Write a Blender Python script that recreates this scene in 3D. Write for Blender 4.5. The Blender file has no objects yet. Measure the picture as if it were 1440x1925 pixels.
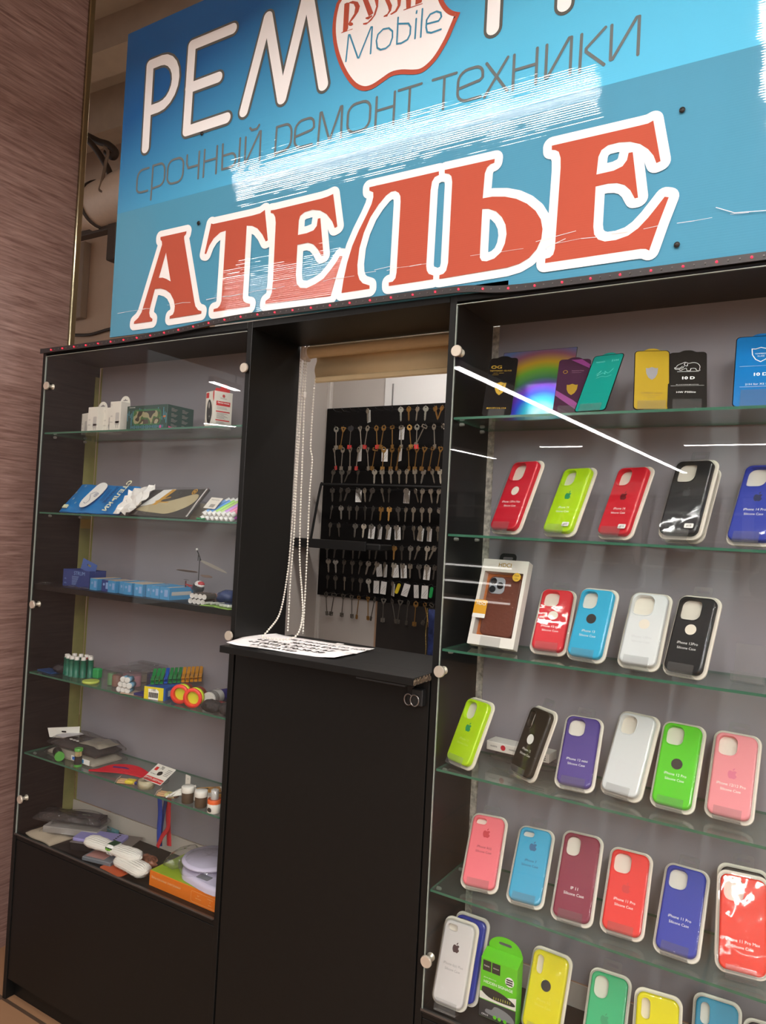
import bpy, math, random
from math import sin, cos, pi, radians
from mathutils import Vector, Matrix
from mathutils.geometry import tessellate_polygon
S = bpy.context.scene
COL = S.collection
random.seed(7)

# ---------------------------------------------------------------- camera
CAM = Vector((2.11512, -1.39469, 1.48966)); FPX = 1380.65
YAW, PIT, ROL = 0.544003, 0.025101, 0.05209
FWD = Vector((-sin(YAW)*cos(PIT), cos(YAW)*cos(PIT), sin(PIT)))
_r = Vector((cos(YAW), sin(YAW), 0)); _u = _r.cross(FWD)
RGT = _r*cos(ROL) + _u*sin(ROL); UPV = -_r*sin(ROL) + _u*cos(ROL)
cd = bpy.data.cameras.new('camera'); cam = bpy.data.objects.new('camera', cd); COL.objects.link(cam)
m = Matrix((RGT, UPV, -FWD)).transposed().to_4x4(); m.translation = CAM; cam.matrix_world = m
cd.sensor_fit = 'VERTICAL'; cd.sensor_height = 24.0; cd.sensor_width = 24.0*1440/1925
cd.lens = 24.0*FPX/1925; cd.clip_start = .02; cd.clip_end = 60
S.camera = cam
def at(px, py, ax, val):
    """world point seen at a photo pixel on the plane x/y/z = val"""
    d = FWD + RGT*((px-720)/FPX) - UPV*((py-962.5)/FPX)
    k = 'xyz'.index(ax); t = (val-CAM[k])/d[k]
    return CAM + d*t

# ---------------------------------------------------------------- world, exposure
S.view_settings.view_transform = 'Standard'; S.view_settings.look = 'None'
S.view_settings.gamma = 1.0; S.view_settings.use_curve_mapping = False
S.view_settings.exposure = 1.5
S.cycles.max_bounces = 10; S.cycles.transparent_max_bounces = 40; S.cycles.diffuse_bounces = 4
S.cycles.glossy_bounces = 5; S.cycles.sample_clamp_indirect = 6.0
S.cycles.caustics_reflective = False; S.cycles.caustics_refractive = False
W = bpy.data.worlds.new('world'); S.world = W; W.use_nodes = True
W.node_tree.nodes['Background'].inputs[0].default_value = (1.0, .92, .88, 1)
W.node_tree.nodes['Background'].inputs[1].default_value = 0.25

# ---------------------------------------------------------------- materials
def srgb(c):
    return tuple((x/12.92 if x <= .04045 else ((x+.055)/1.055)**2.4) for x in (v/255 for v in c))
_mats = {}
def mat(name, rgb, rough=.5, metal=0, spec=.5, lin=False, emit=0, alpha=1, coat=0, noise=0, nscale=40, bump=0, stretch=None):
    if name in _mats: return _mats[name]
    M = bpy.data.materials.new(name); M.use_nodes = True; nt = M.node_tree
    b = nt.nodes['Principled BSDF']; c = tuple(rgb) if lin else srgb(rgb)
    b.inputs['Base Color'].default_value = (*c, 1); b.inputs['Roughness'].default_value = rough
    b.inputs['Metallic'].default_value = metal; b.inputs['Specular IOR Level'].default_value = spec
    if coat: b.inputs['Coat Weight'].default_value = coat; b.inputs['Coat Roughness'].default_value = .05
    if emit:
        b.inputs['Emission Color'].default_value = (*c, 1); b.inputs['Emission Strength'].default_value = emit
    if alpha < 1: b.inputs['Alpha'].default_value = alpha
    if noise or bump:
        tc = nt.nodes.new('ShaderNodeTexCoord'); mp = nt.nodes.new('ShaderNodeMapping')
        nt.links.new(tc.outputs['Object'], mp.inputs[0])
        if stretch: mp.inputs['Scale'].default_value = stretch
        n = nt.nodes.new('ShaderNodeTexNoise'); n.inputs['Scale'].default_value = nscale; n.inputs['Detail'].default_value = 4
        nt.links.new(mp.outputs[0], n.inputs['Vector'])
        if noise:
            r = nt.nodes.new('ShaderNodeValToRGB')
            r.color_ramp.elements[0].position = .3; r.color_ramp.elements[1].position = .7
            r.color_ramp.elements[0].color = (*[v*(1-noise) for v in c], 1); r.color_ramp.elements[1].color = (*[min(1, v*(1+noise)) for v in c], 1)
            nt.links.new(n.outputs['Fac'], r.inputs[0]); nt.links.new(r.outputs[0], b.inputs['Base Color'])
        if bump:
            bm = nt.nodes.new('ShaderNodeBump'); bm.inputs['Strength'].default_value = bump; bm.inputs['Distance'].default_value = .002
            nt.links.new(n.outputs['Fac'], bm.inputs['Height']); nt.links.new(bm.outputs[0], b.inputs['Normal'])
    _mats[name] = M; return M
def clear(name, tint=(1, 1, 1), rough=.02, f0=.04, haze=0, hazec=(.6, .6, .6), bump=0, bscale=30):
    """thin clear sheet: see-through plus a Schlick mirror term that works from both sides"""
    if name in _mats: return _mats[name]
    M = bpy.data.materials.new(name); M.use_nodes = True; nt = M.node_tree; N = nt.nodes; N.clear(); L = nt.links
    out = N.new('ShaderNodeOutputMaterial'); tr = N.new('ShaderNodeBsdfTransparent'); tr.inputs[0].default_value = (*tint, 1)
    gl = N.new('ShaderNodeBsdfGlossy'); gl.inputs['Roughness'].default_value = rough
    lw = N.new('ShaderNodeLayerWeight'); lw.inputs[0].default_value = .5
    p = N.new('ShaderNodeMath'); p.operation = 'POWER'; p.inputs[1].default_value = 5; L.new(lw.outputs['Facing'], p.inputs[0])
    q = N.new('ShaderNodeMath'); q.operation = 'MULTIPLY_ADD'; q.inputs[1].default_value = 1-f0; q.inputs[2].default_value = f0; L.new(p.outputs[0], q.inputs[0])
    mx = N.new('ShaderNodeMixShader'); L.new(q.outputs[0], mx.inputs[0])
    if haze:
        df = N.new('ShaderNodeBsdfDiffuse'); df.inputs[0].default_value = (*hazec, 1)
        m2 = N.new('ShaderNodeMixShader'); m2.inputs[0].default_value = haze; L.new(tr.outputs[0], m2.inputs[1]); L.new(df.outputs[0], m2.inputs[2]); L.new(m2.outputs[0], mx.inputs[1])
    else: L.new(tr.outputs[0], mx.inputs[1])
    L.new(gl.outputs[0], mx.inputs[2]); L.new(mx.outputs[0], out.inputs[0])
    if bump:
        tc = N.new('ShaderNodeTexCoord'); n = N.new('ShaderNodeTexNoise'); n.inputs['Scale'].default_value = bscale
        L.new(tc.outputs['Object'], n.inputs['Vector']); b = N.new('ShaderNodeBump'); b.inputs['Strength'].default_value = bump; b.inputs['Distance'].default_value = .004
        L.new(n.outputs['Fac'], b.inputs['Height']); L.new(b.outputs[0], gl.inputs['Normal']); L.new(b.outputs[0], lw.inputs['Normal'])
    _mats[name] = M; return M

# ---------------------------------------------------------------- mesh helpers
class MB:
    def __init__(s): s.v = []; s.f = []; s.m = []; s.sm = []
    def add(s, vs, fs, mi=0, smooth=False):
        n = len(s.v); s.v += [tuple(v) for v in vs]; s.f += [tuple(i+n for i in f) for f in fs]
        s.m += [mi]*len(fs); s.sm += [smooth]*len(fs); return s
    def box(s, x0, x1, y0, y1, z0, z1, mi=0, M=None, b=0):
        if b > 0:
            b = min(b, (x1-x0)*.49, (y1-y0)*.49, (z1-z0)*.49); vs = []; idx = {}
            for ix in (0, 1):
                for iy in (0, 1):
                    for iz in (0, 1):
                        X = (x0, x1)[ix]; Y = (y0, y1)[iy]; Z = (z0, z1)[iz]; dx = b*(1-2*ix); dy = b*(1-2*iy); dz = b*(1-2*iz)
                        for a, p in (('x', (X, Y+dy, Z+dz)), ('y', (X+dx, Y, Z+dz)), ('z', (X+dx, Y+dy, Z))):
                            idx[ix, iy, iz, a] = len(vs); vs.append(p)
            g = lambda *k: idx[k]; fs = []
            for i in (0, 1):
                fs.append([g(i, 0, 0, 'x'), g(i, 1, 0, 'x'), g(i, 1, 1, 'x'), g(i, 0, 1, 'x')][::(1 if i else -1)])
                fs.append([g(0, i, 0, 'y'), g(1, i, 0, 'y'), g(1, i, 1, 'y'), g(0, i, 1, 'y')][::(-1 if i else 1)])
                fs.append([g(0, 0, i, 'z'), g(1, 0, i, 'z'), g(1, 1, i, 'z'), g(0, 1, i, 'z')][::(1 if i else -1)])
            for i in (0, 1):
                for j in (0, 1):
                    f = [g(i, j, 0, 'x'), g(i, j, 1, 'x'), g(i, j, 1, 'y'), g(i, j, 0, 'y')]; fs.append(f[::(1 if i != j else -1)])
                    f = [g(i, 0, j, 'x'), g(i, 1, j, 'x'), g(i, 1, j, 'z'), g(i, 0, j, 'z')]; fs.append(f[::(-1 if i != j else 1)])
                    f = [g(0, i, j, 'y'), g(1, i, j, 'y'), g(1, i, j, 'z'), g(0, i, j, 'z')]; fs.append(f[::(1 if i != j else -1)])
                    for k in (0, 1):
                        f = [g(i, j, k, 'x'), g(i, j, k, 'y'), g(i, j, k, 'z')]; fs.append(f[::(1 if (i+j+k) % 2 else -1)])
        else:
            vs = [(x0, y0, z0), (x1, y0, z0), (x1, y1, z0), (x0, y1, z0), (x0, y0, z1), (x1, y0, z1), (x1, y1, z1), (x0, y1, z1)]
            fs = [(3, 2, 1, 0), (4, 5, 6, 7), (0, 1, 5, 4), (1, 2, 6, 5), (2, 3, 7, 6), (3, 0, 4, 7)]
        if M is not None: vs = [M @ Vector(v) for v in vs]
        return s.add(vs, fs, mi)
    def tube(s, pts, r, n=8, mi=0, cap=True, closed=False, flat=None):
        P = [Vector(p) for p in pts]; k = len(P); R = r if isinstance(r, (list, tuple)) else [r]*k
        if k > 1 and not closed: T = [(P[min(i+1, k-1)]-P[max(i-1, 0)]).normalized() for i in range(k)]
        else: T = [(P[(i+1) % k]-P[i-1]).normalized() for i in range(k)]
        up = Vector((0, 0, 1)) if abs(T[0].z) < .9 else Vector((0, 1, 0)); a = T[0].cross(up).normalized(); vs = []
        for i in range(k):
            a = (a - T[i]*a.dot(T[i])).normalized(); b = T[i].cross(a)
            for j in range(n):
                t = 2*pi*j/n; vs.append(P[i] + (a*cos(t) + b*sin(t)*(flat or 1))*R[i])
        fs = [(i*n+j, i*n+(j+1) % n, ((i+1) % k)*n+(j+1) % n, ((i+1) % k)*n+j) for i in range(k if closed else k-1) for j in range(n)]
        s.add(vs, fs, mi, True)
        if cap and not closed:
            s.add(vs[:n], [tuple(range(n))[::-1]], mi); s.add(vs[-n:], [tuple(range(n))], mi)
        return s
    def lathe(s, prof, c=(0, 0, 0), ax='z', n=20, mi=0, M=None):
        vs = []
        for r, h in prof:
            for j in range(n):
                t = 2*pi*j/n; p = {'z': (r*cos(t), r*sin(t), h), 'y': (r*cos(t), h, -r*sin(t)), 'x': (h, r*cos(t), r*sin(t))}[ax]
                p = Vector(p)+Vector(c); vs.append(M @ p if M is not None else p)
        fs = [(i*n+j, i*n+(j+1) % n, (i+1)*n+(j+1) % n, (i+1)*n+j) for i in range(len(prof)-1) for j in range(n)]
        s.add(vs, fs, mi, len(prof) > 2)
        if prof[0] == prof[-1]: return s
        if prof[0][0] > 1e-6: s.add(vs[:n], [tuple(range(n))[::-1]], mi)
        if prof[-1][0] > 1e-6: s.add(vs[-n:], [tuple(range(n))], mi)
        return s
    def sphere(s, c, r, n=8, mi=0, sc=(1, 1, 1)):
        k = max(4, n//2); pr = [(max(1e-7, r*sin(pi*i/k)), -r*cos(pi*i/k)) for i in range(k+1)]
        vs = []; 
        for a, h in pr:
            for j in range(n): t = 2*pi*j/n; vs.append((c[0]+a*cos(t)*sc[0], c[1]+a*sin(t)*sc[1], c[2]+h*sc[2]))
        fs = [(i*n+j, i*n+(j+1) % n, (i+1)*n+(j+1) % n, (i+1)*n+j) for i in range(k) for j in range(n)]
        return s.add(vs, fs, mi, True)
    def build(s, name, mats, parent=None, M=None):
        me = bpy.data.meshes.new(name); me.from_pydata(s.v, [], s.f)
        mats = mats if isinstance(mats, (list, tuple)) else [mats]
        for q in mats: me.materials.append(q)
        me.polygons.foreach_set('material_index', s.m); me.polygons.foreach_set('use_smooth', s.sm); me.update()
        return link(name, me, parent, M)
def link(name, me, parent=None, M=None):
    o = bpy.data.objects.new(name, me); COL.objects.link(o)
    if parent is not None: o.parent = parent
    if M is not None: o.matrix_local = M
    return o
def rrect(w, h, r, n=6, cx=0, cy=0):
    r = min(r, w/2-1e-5, h/2-1e-5); o = []
    for sx, sy, a in ((1, -1, -pi/2), (1, 1, 0), (-1, 1, pi/2), (-1, -1, pi)):
        for i in range(n+1): t = a+pi/2*i/n; o.append((cx+sx*(w/2-r)+r*cos(t), cy+sy*(h/2-r)+r*sin(t)))
    return o
def circ(cx, cy, r, n=24, ry=None): return [(cx+r*cos(2*pi*i/n), cy+(ry or r)*sin(2*pi*i/n)) for i in range(n)]
def inset(L, d):
    n = len(L); o = []
    for i in range(n):
        a = Vector(L[i-1]); b = Vector(L[i]); c = Vector(L[(i+1) % n])
        e = (b-a); f = (c-b)
        if e.length < 1e-9: e = f
        if f.length < 1e-9: f = e
        n1 = Vector((-e.y, e.x)).normalized(); n2 = Vector((-f.y, f.x)).normalized(); k = (n1+n2)
        k = k/max(.35, k.length_squared/2) if k.length > 1e-6 else n1
        o.append((b.x+k.x*d, b.y+k.y*d))
    return o
def area(L): return sum(L[i-1][0]*L[i][1]-L[i][0]*L[i-1][1] for i in range(len(L)))/2
def plate(mb, outer, z0, z1, holes=(), bev=0, mi=0, steps=3, M=None, mi_side=None, back=True):
    """flat prism in XY from z0 to z1 (front), rounded front edge, holes go right through"""
    if area(outer) < 0: outer = outer[::-1]
    holes = [h if area(h) > 0 else h[::-1] for h in holes]
    T = (lambda p: M @ Vector(p)) if M is not None else (lambda p: p)
    ms = mi if mi_side is None else mi_side
    rings = [(outer, z0), (outer, z1-bev)]
    for i in range(1, steps+1):
        if bev > 0: t = pi/2*i/steps; rings.append((inset(outer, bev*(1-cos(t))), z1-bev+bev*sin(t)))
    n = len(outer); vs = [T((x, y, z)) for L, z in rings for x, y in L]
    mb.add(vs, [(i*n+j, i*n+(j+1) % n, (i+1)*n+(j+1) % n, (i+1)*n+j) for i in range(len(rings)-1) for j in range(n)], ms, bev > 0)
    hr = []
    for h in holes:
        b2 = bev*.4; rr = [(h, z0), (h, z1-b2), (inset(h, -b2), z1)] if bev > 0 else [(h, z0), (h, z1)]
        k = len(h); vs = [T((x, y, z)) for L, z in rr for x, y in L]
        mb.add(vs, [(i*k+(j+1) % k, i*k+j, (i+1)*k+j, (i+1)*k+(j+1) % k) for i in range(len(rr)-1) for j in range(k)], ms, bev > 0)
        hr.append((rr[0][0], rr[-1][0]))
    for side in ((1, 0) if back else (1,)):
        L = [rings[-1][0] if side else outer]+[(q[1] if side else q[0]) for q in hr]
        pts = [p for l in L for p in l]; z = z1 if side else z0
        tr = tessellate_polygon([[Vector((x, y, 0)) for x, y in l] for l in L]); fs = []
        for t in tr:
            a, b, c = (pts[i] for i in t); ar = (b[0]-a[0])*(c[1]-a[1])-(c[0]-a[0])*(b[1]-a[1])
            if (ar > 0) == bool(side): fs.append(t)
            else: fs.append(t[::-1])
        mb.add([T((x, y, z)) for x, y in pts], fs, mi)
    return mb
def decal(mb, outer, z, holes=(), mi=0, M=None, th=.0002): return plate(mb, outer, z, z+th, holes, mi=mi, M=M, back=False)
_sk = [0]
def stroke(mb, pts, w, z, n=10, mi=0, th=.0003, closed=False, M=None):
    """ink line of width w with round ends, lying at height z"""
    if closed: pts = list(pts)+[pts[0]]
    for i in range(len(pts)-1):
        a = Vector(pts[i]); b = Vector(pts[i+1]); d = b-a
        if d.length < 1e-7: continue
        t0 = math.atan2(d.y, d.x); L = [(b.x+w/2*cos(t0-pi/2+pi*k/n), b.y+w/2*sin(t0-pi/2+pi*k/n)) for k in range(n+1)]+[(a.x+w/2*cos(t0+pi/2+pi*k/n), a.y+w/2*sin(t0+pi/2+pi*k/n)) for k in range(n+1)]
        zz = z+th+(_sk[0] % 40)*8e-6; _sk[0] += 1
        vs = [(x, y, zz) for x, y in L]
        if M is not None: vs = [M @ Vector(v) for v in vs]
        mb.add(vs, [tuple(range(len(L)))], mi)
    return mb
def smooth(P, k=6, closed=True):
    """Catmull-Rom through 2-D points"""
    n = len(P); o = []
    for i in range(n if closed else n-1):
        p = [P[(i+j) % n] if closed else P[min(max(i+j, 0), n-1)] for j in (-1, 0, 1, 2)]
        for s in range(k):
            t = s/k; o.append(tuple(.5*(2*p[1][a]+(p[2][a]-p[0][a])*t+(2*p[0][a]-5*p[1][a]+4*p[2][a]-p[3][a])*t*t+(3*p[1][a]-p[0][a]-3*p[2][a]+p[3][a])*t**3) for a in range(len(P[0]))))
    if not closed: o.append(tuple(P[-1]))
    return o
_tx = {}
def text_geo(s, size, align='CENTER', bold=0):
    k = (s, align, bold)
    if k not in _tx:
        c = bpy.data.curves.new('t', 'FONT'); c.body = s; c.size = 1; c.align_x = align; c.align_y = 'CENTER'; c.resolution_u = 3; c.offset = bold
        o = bpy.data.objects.new('t', c); COL.objects.link(o); dg = bpy.context.evaluated_depsgraph_get(); dg.update()
        me = bpy.data.meshes.new_from_object(o.evaluated_get(dg))
        _tx[k] = ([tuple(v.co) for v in me.vertices], [tuple(p.vertices) for p in me.polygons])
        bpy.data.objects.remove(o); bpy.data.meshes.remove(me); bpy.data.curves.remove(c)
    v, f = _tx[k]; return [(x*size, y*size, z) for x, y, z in v], f
def text(mb, s, size, x=0, y=0, z=0, align='CENTER', rot=0, mi=0, bold=0, sx=1, M=None):
    v, f = text_geo(s, size, align, bold); c, d = cos(rot), sin(rot)
    vs = [(x+(a*sx*c-b*d), y+(a*sx*d+b*c), z) for a, b, _ in v]
    if M is not None: vs = [M @ Vector(p) for p in vs]
    return mb.add(vs, f, mi)
def tag(o, label, cat, group=None, kind=None):
    assert 4 <= len(label.split()) <= 16, label
    o['label'] = label; o['category'] = cat
    if group: o['group'] = group
    if kind: o['kind'] = kind
    return o
def thing(name, label, cat, M=None, group=None):
    o = bpy.data.objects.new(name, None); COL.objects.link(o); o.empty_display_size = .05
    if M is not None: o.matrix_world = M if isinstance(M, Matrix) else Matrix.Translation(M)
    return tag(o, label, cat, group)
def structure(o): o['kind'] = 'structure'; return o
def frame(x, y, z, yaw=0, lean=0, roll=0):
    """local x right, y up, z towards the viewer; leaned back by lean degrees"""
    a = radians(yaw); l = radians(lean); e1 = Vector((cos(a), sin(a), 0)); nb = Vector((-sin(a), cos(a), 0))
    e2 = Vector((0, 0, cos(l)))+nb*sin(l); e3 = e1.cross(e2)
    M = Matrix((e1, e2, e3)).transposed().to_4x4()
    if roll: M = M @ Matrix.Rotation(radians(roll), 4, 'Z')
    M.translation = Vector((x, y, z)); return M
def up(x, y, z, yaw=0): return Matrix.Translation((x, y, z)) @ Matrix.Rotation(radians(yaw), 4, 'Z')
FRONT = Matrix(((1, 0, 0, 0), (0, 0, -1, 0), (0, 1, 0, 0), (0, 0, 0, 1)))   # local xy plane stands up facing -y

BLACK = mat('black_laminate', (17, 17, 16), .42, spec=.3, noise=.12, nscale=60)
BLACKM = mat('matt_black', (16, 16, 16), .55)
GREYB = mat('mauve_grey_backing_board', (146, 139, 146), .7, noise=.03, nscale=8)
WHITE = mat('white_plastic', (226, 222, 214), .4)
CREAM = mat('cream_tray_plastic', (222, 214, 200), .45)
GLASS = clear('clear_glass', (.97, .985, .98), .01, .032)
SHELFG = clear('shelf_glass', (.90, .965, .935), .01, .06, haze=.05, hazec=(.5, .62, .56))
GREEN_EDGE = mat('green_glass_edge', (58, 104, 84), .15)
PLASTIC = clear('clear_blister_plastic', (.985, .985, .985), .05, .045, bump=.25, bscale=22)
ACRYL = clear('clear_acrylic', (.96, .96, .96), .03, .05, haze=.04)
FILM = clear('crinkled_clear_film', (.95, .95, .95), .08, .06, haze=.025, bump=.9, bscale=55)
CHROME = mat('brushed_chrome', (214, 204, 188), .3, metal=.55)
STEEL = mat('steel', (150, 148, 146), .3, metal=1)
# ---------------------------------------------------------------- ceiling lamps of the hall and added fill lamps (linear fixtures, diffusers face down)
LAMP = 26.0
def lamp(x0, y0, x1, y1, z, label, k=1.0, w=.06):
    d = Vector((x1-x0, y1-y0, 0)); ln = d.length; a = math.atan2(d.y, d.x)
    r = thing('linear_ceiling_lamp', label, 'ceiling lamp', Matrix.Translation(((x0+x1)/2, (y0+y1)/2, z)) @ Matrix.Rotation(a, 4, 'Z'), 'linear ceiling lamps of the hall')
    MB().box(-ln/2, ln/2, -w/2-.004, w/2+.004, .004, .055, b=.002).build('housing', mat('lamp_housing', (225, 225, 225), .5), r)
    MB().box(-ln/2+.01, ln/2-.01, -w/2, w/2, 0, .006).build('diffuser', mat('lamp_diffuser%.2f' % k, (255, 249, 245), .5, emit=LAMP*k), r)
    for sx in (-.4, .4): MB().tube([(ln*sx, 0, .05), (ln*sx, 0, 4.38-z)], .003, 6).build('suspension_wire', STEEL, r)
lamp(.10, -.70, 1.52, -.70, 2.80, 'linear lamp hanging just in front of the blue sign', 1.3, .022)
lamp(-.95, -1.75, -.10, -1.75, 2.80, 'linear lamp hanging before the wood panelled wall end', 1.0, .028)
lamp(1.96, -.52, 1.99, -2.6, 2.80, 'linear lamp crossing near the right end of the sign', 1.3)
tl = thing('added_fill_tube', 'added fill tube hidden behind the left end of the sign', 'lamp', (-.5, .95, 3.3))  # invented tube, hidden by the sign, brightens the back wall and ceiling
MB().tube([(0, 0, 0), (0, .8, 0)], .016, 12).build('glass_tube', mat('fill_tube_glow', (255, 236, 214), .5, emit=22), tl); MB().box(-.02, .02, -.01, .81, .02, .3).build('batten_housing', mat('lamp_housing', (225, 225, 225), .5), tl)
for yy in (.15, .65): MB().tube([(0, yy, .29), (0, yy, 1.1)], .003, 6).build('suspension_wire', STEEL, tl)
lamp(-.42, -3.77, -.10, -12.7, 2.80, 'very long linear lamp running away down the hall', 1.0, .07)
lamp(-1.45, -8.75, -.83, -8.75, 2.80, 'short cross lamp left of the long hall lamp', .9)
lamp(.48, -8.80, 2.6, -8.80, 2.80, 'long cross lamp right of the long hall lamp', .9)
lamp(-2.91, -8.86, -2.73, -10.2, 2.80, 'far linear lamp at the back left of the hall', .9)
lamp(-2.88, -3.62, -2.94, -4.06, 2.80, 'short linear lamp at the left of the hall', 1.0)
lamp(-5.1, -5.75, -4.86, -6.13, 2.80, 'farthest left short linear lamp of the hall', 1.0)
lamp(2.9, -1.8, 2.9, -5.2, 2.80, 'linear lamp behind the photographer on the right', 2.2, .07)
lamp(3.9, -.9, 3.9, -4.6, 2.80, 'added unseen fill lamp farther right, beyond the lamp behind the photographer', 1.5, .07)  # added out of view to brighten the right cabinet
lamp(2.7, -6.4, 5.2, -6.4, 2.80, 'added unseen cross lamp for fill at the far right of the hall', 1.0, .07)  # made-up cross lamp, more fill for the right cabinet
lamp(4.9, -1.2, 4.9, -4.6, 2.80, 'rightmost added fill lamp, long and unseen', 1.0, .07)  # no known fixture here; added as fill from the right

# ---------------------------------------------------------------- the setting
def plankwood():
    M = mat('mauve_brown_wood_laminate', (136, 106, 96), .45); nt = M.node_tree; N = nt.nodes; L = nt.links; b = N['Principled BSDF']
    tc = N.new('ShaderNodeTexCoord'); mp = N.new('ShaderNodeMapping'); mp.inputs['Scale'].default_value = (1, 2.2, 34)
    L.new(tc.outputs['Object'], mp.inputs[0]); n = N.new('ShaderNodeTexNoise'); n.inputs['Scale'].default_value = 3.2; n.inputs['Detail'].default_value = 9; n.inputs['Roughness'].default_value = .62; n.inputs['Distortion'].default_value = .5
    L.new(mp.outputs[0], n.inputs['Vector']); r = N.new('ShaderNodeValToRGB'); r.color_ramp.elements[0].position = .32; r.color_ramp.elements[1].position = .72
    r.color_ramp.elements[0].color = (*srgb((112, 82, 74)), 1); r.color_ramp.elements[1].color = (*srgb((172, 142, 132)), 1)
    L.new(n.outputs['Fac'], r.inputs[0]); L.new(r.outputs[0], b.inputs['Base Color']); return M
WOODW = plankwood()
structure(MB().box(-.47, -.25, -.62, .262, 0, 4.4).build('wall_left', WOODW))
structure(MB().box(-.262, -.238, .255, .278, 0, 4.4, b=.003).build('trim_1', mat('brass_edge_trim', (168, 160, 132), .22, metal=1)))
def tiles():
    M = mat('tan_floor_tile', (150, 112, 82), .3); nt = M.node_tree; N = nt.nodes; L = nt.links; b = N['Principled BSDF']
    tc = N.new('ShaderNodeTexCoord'); br = N.new('ShaderNodeTexBrick'); br.offset = 0; br.inputs['Scale'].default_value = 1
    br.inputs['Brick Width'].default_value = .45; br.inputs['Row Height'].default_value = .45; br.inputs['Mortar Size'].default_value = .006
    br.inputs['Color1'].default_value = (*srgb((152, 116, 86)), 1); br.inputs['Color2'].default_value = (*srgb((144, 108, 80)), 1); br.inputs['Mortar'].default_value = (*srgb((80, 64, 52)), 1)
    L.new(tc.outputs['Object'], br.inputs['Vector']); L.new(br.outputs[0], b.inputs['Base Color']); return M
structure(MB().box(-8, 6, -13, 2.3, -.1, 0).build('floor', tiles()))
CEIL = mat('cream_ceiling_paint', (176, 158, 138), .8, noise=.05, nscale=5)
structure(MB().box(-8, 6, -13, 2.3, 4.4, 4.5).build('ceiling', CEIL))
structure(MB().box(-8, 6, 2.2, 2.3, 0, 4.4).build('wall_back', mat('tan_grey_wall_paint', (206, 186, 168), .85, noise=.04, nscale=6)))
WPAINT = mat('off_white_kiosk_wall_panel', (196, 188, 180), .65, noise=.02, nscale=7)
structure(MB().box(.13, .17, .26, 1.34, 0, 2.5).build('wall_side', WPAINT))
structure(MB().box(.13, 2.6, 1.3, 1.34, 0, 2.5).build('wall_partition', WPAINT))
structure(MB().box(.168, .19, 1.28, 1.302, .2, 2.4, b=.003).build('trim_2', mat('white_corner_trim', (214, 208, 200), .5)))
structure(MB().box(2.56, 2.6, .2, 1.3, 0, 2.5).build('wall_right', WPAINT))
structure(MB().box(-8, 6, -13.1, -13, 0, 4.4).build('wall_front', mat('beige_hall_wall', (168, 152, 140), .8)))

# ceiling beams, pipe and cables behind the sign
BEAM = mat('cream_beam_paint', (170, 152, 134), .75, noise=.06, nscale=9)
def beam(a, b, w, h, label):
    a = Vector(a); b = Vector(b); d = (b-a); d.z = 0; n = Vector((-d.y, d.x, 0)).normalized()*w/2; vs = []
    for p in (a, b): vs += [p-n, p+n, p+n-Vector((0, 0, h)), p-n-Vector((0, 0, h))]
    o = MB().add(vs, [(0, 1, 5, 4), (1, 2, 6, 5), (2, 3, 7, 6), (3, 0, 4, 7), (0, 3, 2, 1), (4, 5, 6, 7)]).build('ceiling_beam', BEAM)
    return tag(o, label, 'beam', 'cream ceiling beams')
beam((-3.6, .75, 4.4), (.8, 1.05, 4.4), .26, .14, 'wide cream ceiling beam nearest the blue sign')
beam((-4.2, 1.25, 4.4), (1.2, 1.55, 4.4), .20, .20, 'cream ceiling beam above the white pipe')
beam((-4.6, 1.75, 4.4), (1.4, 2.0, 4.4), .16, .30, 'deep cream ceiling beam closest to the back wall')
for i, (x, t) in enumerate(((.75, 'behind the word tail of the blue sign'), (1.15, 'behind the middle right of the sign'), (1.55, 'behind the right end of the sign'), (1.95, 'behind the far right screw of the sign'))):
    beam((x, .2, 4.1), (x+.05, 2.2, 4.1), .12, .12, 'narrow cream joist running back '+t)
PIPE = mat('white_pipe_plastic', (232, 214, 196), .4, noise=.03)
p0 = at(120, 418, 'y', 1.75); p1 = at(245, 362, 'y', 1.62)
pr = thing('ceiling_pipe', 'thick white plastic pipe crossing behind the sign at left', 'pipe', p0)
dd = (p1-p0); e = dd.normalized()
MB().tube([(0, 0, 0), tuple(dd*1.6)], .145, 28).build('pipe_section', PIPE, pr)
c0 = dd*.55
MB().tube([tuple(c0-e*.03), tuple(c0+e*.03)], .160, 28).build('pipe_collar', PIPE, pr)
MB().tube([tuple(c0+e*.034), tuple(c0+e*.055)], .156, 28).build('clamp_band', mat('dark_rubber', (60, 50, 44), .6), pr)
def cable(pts, r, label, m, name='cable'):
    P = smooth([tuple(at(x, y, 'y', d)) for x, y, d in pts], 6, False); b = Vector(P[0])
    o = MB().tube([Vector(p)-b for p in P], r, 8).build(name, m); o.location = b; return tag(o, label, name.replace('_', ' '))
DK = mat('dark_cable_rubber', (58, 48, 42), .6)
cable([(163, 255, 1.6), (185, 266, 1.6), (203, 272, 1.6), (217, 285, 1.6), (212, 295, 1.6), (200, 286, 1.6)], .022, 'thick dark cable loop beside the blue sign edge', DK)
cable([(160, 258, 1.55), (176, 275, 1.55), (192, 298, 1.55), (206, 325, 1.55), (214, 362, 1.55)], .020, 'dark cable dropping straight to the white pipe', DK)
cable([(196, 276, 1.5), (203, 286, 1.5), (199, 305, 1.5), (196, 322, 1.5), (191, 345, 1.5), (188, 357, 1.5), (194, 361, 1.5)], .010, 'thin twisted rope hanging over the white pipe', mat('old_rope', (120, 104, 90), .8), 'rope')
cable([(140, 630, 2.187), (170, 629, 2.187), (205, 619, 2.187), (240, 612, 2.187)], .012, 'thin dark cable sagging along the back wall', DK)
b = at(176, 432, 'y', 1.72)
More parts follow.
